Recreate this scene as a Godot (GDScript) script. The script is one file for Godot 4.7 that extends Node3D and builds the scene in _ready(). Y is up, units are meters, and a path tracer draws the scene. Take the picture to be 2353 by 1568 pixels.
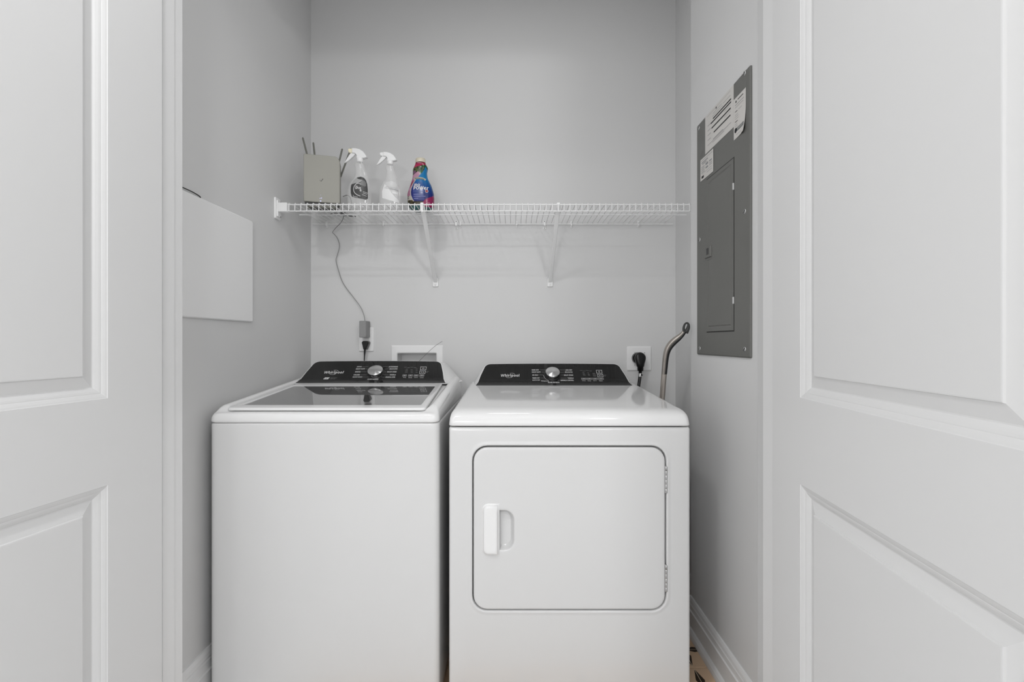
extends Node3D
# A laundry closet seen through its open double doors. Metres; the camera stands at the origin of x and z, 1.14 m up, looking along -z.
# V(x, h, d): a point x to the right, h above the floor, d in front of the camera.

const EYE := 1.14
const FOC := 1119.7        # focal length in pixels of the 2353 x 1568 frame
const BACK := 2.30         # closet back wall
const LEFT := -0.949       # closet left wall
const RIGHT := 0.772       # closet right wall behind the jog
const JOG := 0.710         # wall that carries the breaker panel
const JOG_D := 1.934
const ROOF := 2.78
const DECK := 1.696        # top of the wire shelf

var M := {}
var used := {}


func _ready() -> void:
	camera_and_light()
	materials()
	room()
	doors()
	washer()
	dryer()
	shelf()
	router()
	spray_bottles()
	detergent()
	wall_fittings()
	breaker_panel()
	stick_handle()


func camera_and_light() -> void:
	var cam := Camera3D.new()
	cam.name = "camera"
	cam.fov = rad_to_deg(2.0 * atan(784.0 / FOC))
	cam.position = Vector3(0, EYE, 0)
	cam.near = 0.02
	cam.far = 50.0
	add_child(cam)
	cam.current = true
	var env := Environment.new()
	env.background_mode = Environment.BG_COLOR
	env.background_color = Color(0.5, 0.5, 0.5)
	env.tonemap_mode = Environment.TONE_MAPPER_LINEAR
	env.tonemap_exposure = 1.07
	env.sdfgi_enabled = true
	env.ssao_enabled = true
	env.ssil_enabled = true
	var we := WorldEnvironment.new()
	we.name = "environment"
	we.environment = env
	add_child(we)
	# hallway ceiling lights (two recessed cans), globe lamps behind the camera, then an added closet fill and two added wall fills
	can_light(Vector3(-0.55, ROOF, -0.25), 1.2, "round recessed ceiling light just outside the closet doors")
	can_light(Vector3(-0.95, ROOF, 0.75), 0.5, "round recessed ceiling light a little left of and behind the camera")
	globe_lamp(V(0.75, 2.22, -0.60), 0.6, false)
	globe_lamp(V(-0.42, 1.50, -0.80), 0.42, true)
	closet_fill(V(-0.02, ROOF, 1.56), 0.15)
	panel_light(V(-1.985, 1.45, -0.75), Vector2(1.3, 1.5), 0.3, PI / 2, "added bright fill panel on the left hallway wall")
	panel_light(V(-0.6, 1.45, -2.97), Vector2(2.6, 1.8), 0.6, 0.0, "added wide bright fill panel on the rear hallway wall")


func can_light(p: Vector3, energy: float, label: String) -> void:
	var o := thing("ceiling_light", label, "light", p, "hallway ceiling lights")
	var st := S()
	var prof := [[0.085, 0.0], [0.088, -0.004], [0.076, -0.007], [0.072, -0.004], [0.072, 0.0]]
	lathe(st, prof, 32, p)
	part("trim_ring", st, mat_of(Color(0.9, 0.9, 0.9), 0.5), o)
	st = S()
	lathe(st, [[0.071, -0.002], [0.0, -0.0025]], 32, p)
	var m := mat_of(Color(1, 1, 1), 0.6)
	m.emission_enabled = true
	m.emission = Color(1, 1, 1)
	m.emission_energy_multiplier = 3.0
	part("diffuser_lamp", st, m, o)
	var l := SpotLight3D.new()
	l.name = "can_lamp"
	l.light_energy = energy
	l.light_size = 0.07
	l.spot_angle = 80.0
	l.spot_angle_attenuation = 0.6
	l.spot_range = 8.0
	l.spot_attenuation = 2.0
	l.shadow_enabled = true
	l.position = p + Vector3(0, -0.012, 0)
	l.rotation.x = -PI / 2
	add_child(l)


func closet_fill(p: Vector3, energy: float) -> void:  # unseen fill light, added to brighten the upper closet walls and dryer top
	var o := thing("closet_fill", "added flat square fill light on the closet ceiling", "light", p)
	var xf := Transform3D(Basis(Vector3(1, 0, 0), Vector3(0, 0, 1), Vector3(0, -1, 0)), p)
	var st := S()
	slab(st, xf, rr(-0.16, 0.16, -0.16, 0.16, 0.02), 0.0, 0.018, 0.004)
	part("housing", st, mat_of(Color(0.9, 0.9, 0.9), 0.5), o)
	st = S()
	slab(st, xf, rr(-0.145, 0.145, -0.145, 0.145, 0.015), 0.016, 0.020, 0.002)
	var m := mat_of(Color(1, 1, 1), 0.6)
	m.emission_enabled = true
	m.emission = Color(1, 1, 1)
	m.emission_energy_multiplier = 1.0
	part("diffuser_lamp", st, m, o)
	var l := AreaLight3D.new()
	l.name = "closet_fill_lamp"
	l.area_size = Vector2(0.28, 0.28)
	l.light_energy = energy
	l.area_range = 6.0
	l.area_attenuation = 2.0
	l.shadow_enabled = true
	l.position = p + Vector3(0, -0.025, 0)
	l.rotation.x = -PI / 2
	add_child(l)


func globe_lamp(p: Vector3, energy: float, standing: bool) -> void:
	var o := thing("floor_lamp" if standing else "pendant_lamp", "white globe lamp on a floor stand behind the camera" if standing else "white globe pendant lamp hanging behind the camera", "lamp", Vector3(p.x, 0, p.z) if standing else p)
	var st := S()
	if standing:
		lathe(st, [[0.0, -p.y], [0.13, -p.y], [0.13, 0.012 - p.y], [0.02, 0.02 - p.y], [0.008, 0.04 - p.y], [0.008, -0.115], [0.03, -0.11], [0.03, -0.09], [0.0, -0.09]], 24, p)
	else:
		lathe(st, [[0.0, 0.09], [0.03, 0.09], [0.03, 0.11], [0.005, 0.115], [0.005, ROOF - p.y - 0.02], [0.06, ROOF - p.y - 0.015], [0.06, ROOF - p.y]], 24, p)
	part("stem", st, mat_of(Color(0.25, 0.25, 0.25), 0.4), o)
	st = S()
	var prof := []
	for i in 17:
		var a := -PI / 2 + PI * i / 16.0
		prof.append([0.1 * cos(a), 0.1 * sin(a)])
	lathe(st, prof, 32, p)
	var m := mat_of(Color(1, 1, 1), 0.5)
	m.emission_enabled = true
	m.emission = Color(1, 1, 1)
	m.emission_energy_multiplier = 1.5
	part("lamp_globe", st, m, o)
	var l := OmniLight3D.new()
	l.name = "globe_bulb"
	l.light_energy = energy
	l.light_size = 0.09
	l.omni_range = 8.0
	l.omni_attenuation = 2.0
	l.shadow_enabled = true
	l.position = p
	add_child(l)


func panel_light(p: Vector3, size: Vector2, energy: float, turn: float, label: String) -> void:   # glowing wall panel, added as fill; turn 0 faces the closet (-z)
	var o := thing("fill_panel", label, "window", p, "added hallway fill panels")
	var b := Basis(Vector3.UP, -turn)
	var st := S()
	slab(st, Transform3D(b * Basis(Vector3(-1, 0, 0), Vector3(0, 1, 0), Vector3(0, 0, -1)), p), rr(-size.x / 2, size.x / 2, -size.y / 2, size.y / 2, 0.01), -0.02, 0.0, 0.004)
	var m := mat_of(Color(1, 1, 1), 0.7)
	m.emission_enabled = true
	m.emission = Color(1, 1, 1)
	m.emission_energy_multiplier = 0.5
	part("fill_panel_face", st, m, o)
	var l := AreaLight3D.new()
	l.name = "fill_panel_glow"
	l.area_size = size
	l.light_energy = energy
	l.area_range = 10.0
	l.area_attenuation = 2.0
	l.shadow_enabled = true
	l.position = p + b * Vector3(0, 0, -0.02)
	l.basis = b
	add_child(l)


# ---------------------------------------------------------------- helpers

func V(x: float, h: float, d: float) -> Vector3:
	return Vector3(x, h, -d)


func at(px: float, py: float, d: float) -> Vector3:
	return Vector3((px - 1176.5) * d / FOC, EYE - (py - 784.0) * d / FOC, -d)


func numbered(called: String) -> String:
	var n: int = used.get(called, 0)
	used[called] = n + 1
	return called if n == 0 else "%s_%03d" % [called, n]


func thing(called: String, label: String, category: String, base := Vector3.ZERO, group := "") -> Node3D:
	var o := Node3D.new()
	o.name = numbered(called)
	add_child(o)
	o.position = base
	o.set_meta("label", label)
	o.set_meta("category", category)
	if group:
		o.set_meta("group", group)
	return o


func S() -> SurfaceTool:
	var st := SurfaceTool.new()
	st.begin(Mesh.PRIMITIVE_TRIANGLES)
	return st


# Commits a mesh whose vertices are in world coordinates as a child of the given node (of the root when none is given).
func part(called: String, st: SurfaceTool, m: Material, parent: Node3D = null, normals := true) -> MeshInstance3D:
	if normals:
		st.generate_normals()
	st.index()
	var o := MeshInstance3D.new()
	o.mesh = st.commit()
	o.material_override = m
	o.name = called
	if parent == null:
		o.name = numbered(called)
		add_child(o)
	else:
		parent.add_child(o, true)
		o.transform = parent.global_transform.affine_inverse()
	return o


func struct(called: String, st: SurfaceTool, m: Material, label: String) -> MeshInstance3D:
	var o := part(called, st, m)
	o.set_meta("kind", "structure")
	o.set_meta("label", label)
	return o


func tag(o: Node3D, label: String, category: String, group := "") -> Node3D:
	o.set_meta("label", label)
	o.set_meta("category", category)
	if group:
		o.set_meta("group", group)
	return o


func tri(st: SurfaceTool, a: Vector3, b: Vector3, c: Vector3) -> void:   # counter-clockwise from outside
	st.add_vertex(a)
	st.add_vertex(c)
	st.add_vertex(b)


func quad(st: SurfaceTool, a: Vector3, b: Vector3, c: Vector3, d: Vector3) -> void:
	tri(st, a, b, c)
	tri(st, a, c, d)


func box(st: SurfaceTool, x0: float, x1: float, h0: float, h1: float, d0: float, d1: float) -> void:
	st.set_smooth_group(-1)
	var p := []
	for d in [d0, d1]:
		p.append_array([V(x0, h0, d), V(x1, h0, d), V(x1, h1, d), V(x0, h1, d)])
	quad(st, p[0], p[1], p[2], p[3])
	quad(st, p[5], p[4], p[7], p[6])
	quad(st, p[1], p[5], p[6], p[2])
	quad(st, p[4], p[0], p[3], p[7])
	quad(st, p[3], p[2], p[6], p[7])
	quad(st, p[4], p[5], p[1], p[0])


# Rounded rectangle, counter-clockwise from its lower right corner, with support points so that flats shade flat.
func rr(x0: float, x1: float, y0: float, y1: float, r: float, n := 5) -> PackedVector2Array:
	var out := PackedVector2Array()
	r = minf(r, minf(x1 - x0, y1 - y0) * 0.499)
	var sx := minf(0.012, (x1 - x0 - 2 * r) * 0.3)
	var sy := minf(0.012, (y1 - y0 - 2 * r) * 0.3)
	var cs := [Vector2(x1 - r, y0 + r), Vector2(x1 - r, y1 - r), Vector2(x0 + r, y1 - r), Vector2(x0 + r, y0 + r)]
	for k in 4:
		var a0 := -PI / 2 + k * PI / 2
		var before := Vector2(cos(a0 + PI / 2), sin(a0 + PI / 2)) * (sx if k % 2 == 0 else sy)
		var c: Vector2 = cs[k]
		out.append(c + Vector2(cos(a0), sin(a0)) * r - before)
		for i in n + 1:
			var a := a0 + PI / 2 * i / n
			out.append(c + Vector2(cos(a), sin(a)) * r)
		var a1 := a0 + PI / 2
		out.append(c + Vector2(cos(a1), sin(a1)) * r + Vector2(cos(a1 + PI / 2), sin(a1 + PI / 2)) * (sy if k % 2 == 0 else sx))
	return out


func inset(poly: PackedVector2Array, by: float) -> PackedVector2Array:
	var out := PackedVector2Array()
	var n := poly.size()
	for i in n:
		var a := poly[(i + n - 1) % n]
		var b := poly[i]
		var c := poly[(i + 1) % n]
		var n1 := (b - a).normalized().rotated(PI / 2)
		var n2 := (c - b).normalized().rotated(PI / 2)
		var m := n1 + n2
		if m.length() < 0.2:
			out.append(b + n1 * by)
		else:
			m = m.normalized()
			out.append(b + m * by / maxf(0.4, m.dot(n1)))
	return out


# Skin between closed rings of equal size, each counter-clockwise when looked at from the last ring.
func loft(st: SurfaceTool, rings: Array, cap0 := true, cap1 := true, group := 1) -> void:
	st.set_smooth_group(group)
	for k in rings.size() - 1:
		var a: PackedVector3Array = rings[k]
		var b: PackedVector3Array = rings[k + 1]
		var n := a.size()
		for i in n:
			var j := (i + 1) % n
			quad(st, a[i], a[j], b[j], b[i])
	for which in 2:
		if (which == 0 and not cap0) or (which == 1 and not cap1):
			continue
		var r: PackedVector3Array = rings[0] if which == 0 else rings[-1]
		st.set_smooth_group(-1)
		var c := Vector3.ZERO
		for p in r:
			c += p
		c /= r.size()
		for i in r.size():
			var j := (i + 1) % r.size()
			if which == 1:
				tri(st, r[i], r[j], c)
			else:
				tri(st, r[j], r[i], c)


func ring3(poly: PackedVector2Array, xf: Transform3D, z: float) -> PackedVector3Array:
	var out := PackedVector3Array()
	for p in poly:
		out.append(xf * Vector3(p.x, p.y, z))
	return out


func flat_ring(poly: PackedVector2Array, h: float) -> PackedVector3Array:   # (x, d) outline at a height
	var out := PackedVector3Array()
	for p in poly:
		out.append(V(p.x, h, p.y))
	return out


# A plate of any outline: (x, y) in xf, from z0 to z1, front edge bevelled.
func slab(st: SurfaceTool, xf: Transform3D, poly: PackedVector2Array, z0: float, z1: float, bevel := 0.0, back_bevel := 0.0) -> void:
	var rings := []
	if back_bevel > 0:
		rings.append(ring3(inset(poly, back_bevel), xf, z0))
		rings.append(ring3(poly, xf, z0 + back_bevel))
	else:
		rings.append(ring3(poly, xf, z0))
	if bevel > 0:
		rings.append(ring3(poly, xf, z1 - bevel))
		rings.append(ring3(inset(poly, bevel * 0.3), xf, z1 - bevel * 0.3))
		rings.append(ring3(inset(poly, bevel), xf, z1))
	else:
		rings.append(ring3(poly, xf, z1))
	loft(st, rings, false, false, 1 if bevel > 0 else -1)
	st.set_smooth_group(-1)
	for which in 2:
		var r: PackedVector2Array = poly if which == 0 and back_bevel <= 0 else inset(poly, back_bevel if which == 0 else bevel)
		var ids := Geometry2D.triangulate_polygon(r)
		if ids.is_empty():
			ids = Geometry2D.triangulate_polygon(poly)
		for k in range(0, ids.size(), 3):
			var a := r[ids[k]]
			var b := r[ids[k + 1]]
			var c := r[ids[k + 2]]
			if (b - a).cross(c - a) < 0:
				var t := b
				b = c
				c = t
			var z := z0 if which == 0 else z1
			if which == 0:
				tri(st, xf * Vector3(a.x, a.y, z), xf * Vector3(c.x, c.y, z), xf * Vector3(b.x, b.y, z))
			else:
				tri(st, xf * Vector3(a.x, a.y, z), xf * Vector3(b.x, b.y, z), xf * Vector3(c.x, c.y, z))


func lathe(st: SurfaceTool, prof: Array, n: int, base: Vector3, axis := Vector3.UP, squash := 1.0, group := 1) -> void:
	var u := Vector3.RIGHT if absf(axis.x) < 0.9 else Vector3.FORWARD
	u = (u - axis * u.dot(axis)).normalized()
	var v := axis.cross(u)
	var rings := []
	for pr in prof:
		var r := PackedVector3Array()
		for i in n:
			var a := TAU * i / n
			r.append(base + axis * float(pr[1]) + (u * cos(a) + v * sin(a) * squash) * maxf(float(pr[0]), 0.00002))
		rings.append(r)
	loft(st, rings, true, true, group)


func tube(st: SurfaceTool, pts: PackedVector3Array, radii, n := 8, caps := true) -> void:
	var rings := []
	var t := (pts[1] - pts[0]).normalized()
	var u := t.cross(Vector3.UP if absf(t.y) < 0.9 else Vector3.RIGHT).normalized()
	for k in pts.size():
		var t2 := t
		if k == 0:
			t2 = (pts[1] - pts[0]).normalized()
		elif k == pts.size() - 1:
			t2 = (pts[k] - pts[k - 1]).normalized()
		else:
			t2 = (pts[k + 1] - pts[k - 1]).normalized()
		u = (u - t2 * u.dot(t2)).normalized()
		var v := t2.cross(u)
		t = t2
		var rad: float = radii[k] if radii is Array else radii
		var r := PackedVector3Array()
		for i in n:
			var a := TAU * i / n
			r.append(pts[k] + (u * cos(a) + v * sin(a)) * rad)
		rings.append(r)
	loft(st, rings, caps, caps)


func smooth_path(pts: Array, step := 8) -> PackedVector3Array:
	var out := PackedVector3Array()
	for i in pts.size() - 1:
		var p0: Vector3 = pts[maxi(i - 1, 0)]
		var p1: Vector3 = pts[i]
		var p2: Vector3 = pts[i + 1]
		var p3: Vector3 = pts[mini(i + 2, pts.size() - 1)]
		for k in step:
			out.append(p1.cubic_interpolate(p2, p0, p3, float(k) / step))
	out.append(pts[-1])
	return out


func stroke(pts: Array, w: float) -> PackedVector2Array:   # a thick 2-D line as a polygon
	var l := PackedVector2Array()
	var r := PackedVector2Array()
	for i in pts.size():
		var a: Vector2 = pts[maxi(i - 1, 0)]
		var b: Vector2 = pts[mini(i + 1, pts.size() - 1)]
		var n := (b - a).normalized().rotated(PI / 2) * w / 2
		l.append(pts[i] + n)
		r.append(pts[i] - n)
	l.reverse()
	r.append_array(l)
	return r


# Lettering fitted to w x h round centre c; warp turns flat (x, y, lift) into a point of the surface that carries it.
func lettering(st: SurfaceTool, txt: String, c: Vector2, w: float, h: float, warp: Callable, bold := true, shear := 0.0, serif := false) -> void:
	var tm := TextMesh.new()
	var f := SystemFont.new()
	f.font_names = PackedStringArray(["Droid Serif" if serif else "Droid Sans"])
	f.font_weight = 700 if bold else 400
	tm.font = f
	tm.font_size = 32
	tm.depth = 0.01
	tm.curve_step = 1.0
	tm.text = txt
	var arr := tm.surface_get_arrays(0)
	var vs: PackedVector3Array = arr[Mesh.ARRAY_VERTEX]
	var ids: PackedInt32Array = arr[Mesh.ARRAY_INDEX] if arr[Mesh.ARRAY_INDEX] != null else PackedInt32Array(range(vs.size()))
	if vs.is_empty():
		return
	var lo := vs[0]
	var hi := vs[0]
	for v in vs:
		lo = lo.min(v)
		hi = hi.max(v)
	st.set_smooth_group(-1)
	for i in ids:
		var v := vs[i]
		var x := ((v.x - lo.x) / maxf(hi.x - lo.x, 1e-6) - 0.5) * w
		var y := ((v.y - lo.y) / maxf(hi.y - lo.y, 1e-6) - 0.5) * h
		st.add_vertex(warp.call(c.x + x + y * shear, c.y + y, 0.0002 if v.z > 0 else 0.0))


func mat_of(c: Color, rough := 0.6, metal := 0.0) -> StandardMaterial3D:
	var m := StandardMaterial3D.new()
	m.albedo_color = c
	m.roughness = rough
	m.metallic = metal
	return m


func lin(v: float) -> Color:   # a neutral grey given as linear reflectance
	return Color(v, v, v).linear_to_srgb()


func materials() -> void:
	M.wall = mat_of(lin(0.70), 0.62)
	M.ceiling = mat_of(lin(0.86), 0.8)
	M.hall = mat_of(lin(0.86), 0.8)
	M.trim = mat_of(lin(0.80), 0.42)
	M.door = mat_of(lin(0.70), 0.45)
	M.plate = mat_of(lin(0.88), 0.4)
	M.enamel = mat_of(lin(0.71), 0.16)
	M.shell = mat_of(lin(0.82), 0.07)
	M.white_plastic = mat_of(lin(0.86), 0.35)
	M.wire = mat_of(lin(0.88), 0.35)
	M.black_gloss = mat_of(lin(0.012), 0.04)
	M.black = mat_of(lin(0.004), 0.3)
	M.dark = mat_of(lin(0.02), 0.7)
	M.print = mat_of(lin(0.6), 0.5)
	M.print_grey = mat_of(lin(0.16), 0.5)
	M.lid_glass = mat_of(lin(0.07), 0.03)
	M.lid_glass.clearcoat_enabled = true
	M.lid_glass.clearcoat = 1.0
	M.lid_glass.clearcoat_roughness = 0.03
	M.lid_glass.metallic_specular = 0.7
	M.chrome = mat_of(lin(0.62), 0.22, 1.0)
	M.knob_side = mat_of(lin(0.35), 0.12, 1.0)
	M.knob = mat_of(lin(0.72), 0.26, 1.0)
	M.knob.anisotropy_enabled = true
	M.knob.anisotropy = -0.85
	M.steel = mat_of(lin(0.5), 0.35, 1.0)
	M.panel_grey = mat_of(Color(0.415, 0.415, 0.403), 0.48)
	M.panel_dark = mat_of(Color(0.16, 0.16, 0.15), 0.6)
	M.paper = mat_of(Color(0.82, 0.81, 0.795), 0.7)
	M.ink = mat_of(Color(0.10, 0.10, 0.11), 0.7)
	M.ink_grey = mat_of(Color(0.56, 0.56, 0.57), 0.7)
	M.cord_grey = mat_of(Color(0.56, 0.56, 0.56), 0.5)
	M.adapter = mat_of(Color(0.56, 0.56, 0.56), 0.5)
	M.router = mat_of(Color(0.625, 0.62, 0.59), 0.55)
	M.router_dark = mat_of(Color(0.44, 0.44, 0.415), 0.6)
	M.taupe = mat_of(Color(0.66, 0.635, 0.61), 0.30, 0.7)
	M.taupe_low = mat_of(Color(0.76, 0.73, 0.70), 0.30, 0.75)
	M.led = mat_of(Color(0.85, 0.85, 1.0), 0.5)
	M.led.emission_enabled = true
	M.led.emission = Color(0.8, 0.82, 1.0)
	M.led.emission_energy_multiplier = 0.35
	M.clear = mat_of(Color(0.95, 0.95, 0.95, 0.20), 0.06)
	M.clear.transparency = BaseMaterial3D.TRANSPARENCY_ALPHA


# ---------------------------------------------------------------- the room

func room() -> void:
	var st := S()
	# closet back wall with a hole for the washer outlet box
	var hx0 := -0.541
	var hx1 := -0.356
	var hh0 := 0.93
	var hh1 := 1.083
	box(st, -1.05, hx0, 0, ROOF, BACK, BACK + 0.1)
	box(st, hx1, 0.9, 0, ROOF, BACK, BACK + 0.1)
	box(st, hx0, hx1, 0, hh0, BACK, BACK + 0.1)
	box(st, hx0, hx1, hh1, ROOF, BACK, BACK + 0.1)
	struct("wall_back", st, M.wall, "light grey painted back wall of the laundry closet behind the appliances")
	st = S()
	box(st, -1.05, LEFT, 0, ROOF, 1.275, BACK)
	struct("wall_left", st, M.wall, "light grey painted left side wall of the laundry closet")
	st = S()
	box(st, JOG, 0.9, 0, ROOF, 1.275, JOG_D)
	box(st, RIGHT, 0.9, 0, ROOF, JOG_D, BACK)
	struct("wall_right", st, M.wall, "light grey painted right side wall that carries the breaker panel")
	st = S()
	box(st, -2.0, -0.882, 0, ROOF, 1.195, 1.275)
	box(st, 0.664, 2.0, 0, ROOF, 1.195, 1.247)
	box(st, 0.664, 2.0, 0, ROOF, 1.247, 1.275)
	box(st, -0.882, 0.664, 2.42, ROOF, 1.195, 1.275)
	struct("wall_front", st, M.wall, "grey hallway wall with the closet door opening")
	st = S()
	box(st, -2.1, 2.1, ROOF, ROOF + 0.1, -3.1, BACK + 0.1)
	struct("ceiling", st, M.ceiling, "white ceiling over the closet and the hallway")
	st = S()
	box(st, -2.1, -2.0, 0, ROOF, -3.1, 1.275)
	struct("wall_hall_left", st, M.hall, "pale wall on the left of the hallway behind the camera")
	st = S()
	box(st, 2.0, 2.1, 0, ROOF, -3.1, 1.275)
	struct("wall_hall_right", st, M.hall, "pale wall on the right of the hallway behind the camera")
	st = S()
	box(st, -2.0, 2.0, 0, ROOF, -3.1, -3.0)
	struct("wall_rear", st, M.hall, "pale rear wall of the hallway behind the camera")
	floor_tiles()
	# jambs of the opening
	st = S()
	box(st, -0.882, -0.8605, 0, 2.42, 1.200, 1.242)
	box(st, -0.882, -0.8625, 0, 2.42, 1.242, 1.275)
	struct("trim_1", st, M.trim, "white painted left jamb of the closet opening")
	st = S()
	box(st, 0.6425, 0.664, 0, 2.42, 1.200, 1.247)
	struct("trim_2", st, M.door, "white painted right jamb of the closet opening")
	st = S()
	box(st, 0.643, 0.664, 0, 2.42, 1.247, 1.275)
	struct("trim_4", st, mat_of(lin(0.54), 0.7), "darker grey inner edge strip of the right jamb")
	st = S()
	box(st, -0.861, 0.6425, 2.40, 2.42, 1.200, 1.27)
	struct("trim_3", st, M.trim, "white painted head jamb over the closet opening")
	# skirting boards
	var prof := PackedVector2Array([Vector2(0, 0), Vector2(0.029, 0), Vector2(0.029, 0.009), Vector2(0.0265, 0.019), Vector2(0.021, 0.026), Vector2(0.0155, 0.029), Vector2(0.0145, 0.0855), Vector2(0.0162, 0.0875), Vector2(0.0118, 0.0905), Vector2(0.0112, 0.108), Vector2(0.0078, 0.1105), Vector2(0.0078, 0.1125), Vector2(0.0105, 0.115), Vector2(0.009, 0.124), Vector2(0.005, 0.132), Vector2(0, 0.133)])
	st = S()
	skirt(st, prof, V(JOG, 0, 1.275), V(JOG, 0, JOG_D), Vector3.LEFT)
	skirt(st, prof, V(RIGHT, 0, JOG_D), V(RIGHT, 0, BACK), Vector3.LEFT)
	struct("baseboard_right", st, M.trim, "white moulded baseboard along the right closet wall")
	var tall := PackedVector2Array()
	for p in prof:
		tall.append(Vector2(p.x, p.y * 1.42))
	st = S()
	skirt(st, tall, V(LEFT, 0, BACK), V(LEFT, 0, 1.275), Vector3.RIGHT)
	struct("baseboard_left", st, M.trim, "white moulded baseboard along the left closet wall")
	st = S()
	skirt(st, prof, V(RIGHT, 0, BACK), V(LEFT, 0, BACK), V(0, 0, -1))
	struct("baseboard_back", st, M.trim, "white moulded baseboard along the back closet wall")


func skirt(st: SurfaceTool, prof: PackedVector2Array, a: Vector3, b: Vector3, out: Vector3) -> void:
	var ra := PackedVector3Array()
	var rb := PackedVector3Array()
	for p in prof:
		ra.append(a + out * p.x + Vector3.UP * p.y)
		rb.append(b + out * p.x + Vector3.UP * p.y)
	var flip := out.cross(Vector3.UP).dot(b - a) < 0
	loft(st, [rb, ra] if flip else [ra, rb], true, true, -1)


func floor_tiles() -> void:
	var st := S()
	box(st, -2.1, 2.1, -0.1, -0.004, -3.1, BACK + 0.1)
	var fl := struct("floor", st, mat_of(lin(0.74), 0.6), "cream and brown star patterned tile floor under the appliances")
	# printed star: four long two-bladed points from the centre to the edges, short ones between
	var n := 192
	var im := Image.create(n, n, false, Image.FORMAT_RGB8)
	for y in n:
		for x in n:
			var p := Vector2(x + 0.5, y + 0.5) / n - Vector2(0.5, 0.5)
			var a := p.abs()
			var u := maxf(a.x, a.y)
			var v := minf(a.x, a.y)
			var half := minf((0.475 - u) * 0.27, u * 0.42)
			var c := Color(0.86, 0.745, 0.62)
			if v < half:
				c = Color(0.90, 0.84, 0.76) if v < 0.006 else Color(0.185, 0.125, 0.062)
			im.set_pixel(x, y, c)
	var m := mat_of(Color(1, 1, 1), 0.35)
	m.albedo_texture = ImageTexture.create_from_image(im)
	var s := 0.2
	var shared: ArrayMesh = null
	for i in range(-6, 5):
		for j in range(2, 7):
			var cx := 0.633 + i * s
			var cd := 1.8 + (j - 4) * s
			if cx < LEFT - 0.05 or cx > 0.85:
				continue
			if shared == null:
				var t := S()
				var rings := []
				for q in [[0.0985, -0.004], [0.0985, -0.0008], [0.0975, 0.0]]:
					var w: float = q[0]
					rings.append(PackedVector3Array([Vector3(w, q[1], w), Vector3(w, q[1], -w), Vector3(-w, q[1], -w), Vector3(-w, q[1], w)]))
				t.set_smooth_group(-1)
				for k in 2:
					for e in 4:
						var f := (e + 1) % 4
						for vtx in [rings[k][e], rings[k + 1][f], rings[k][f], rings[k][e], rings[k + 1][e], rings[k + 1][f]]:
							t.set_uv(Vector2(vtx.x / 0.197 + 0.5, vtx.z / 0.197 + 0.5))
							t.add_vertex(vtx)
				for id in [0, 2, 1, 0, 3, 2]:
					var vtx: Vector3 = rings[2][id]
					t.set_uv(Vector2(vtx.x / 0.197 + 0.5, vtx.z / 0.197 + 0.5))
					t.add_vertex(vtx)
				t.generate_normals()
				shared = t.commit()
			var o := MeshInstance3D.new()
			o.mesh = shared
			o.material_override = m
			o.name = "tile"
			fl.add_child(o, true)
			o.position = V(cx, 0, cd)


func doors() -> void:
	make_door("door_1", V(-0.8543, 0.012, 1.19), Vector3(-0.124, 0, 0.9923), 1.0, "white two panel door folded open on the left of the opening")
	make_door("door_2", V(0.6412, 0.012, 1.1990), Vector3(-0.104, 0, 0.9946), -1.0, "white two panel door folded open on the right of the opening")


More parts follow.
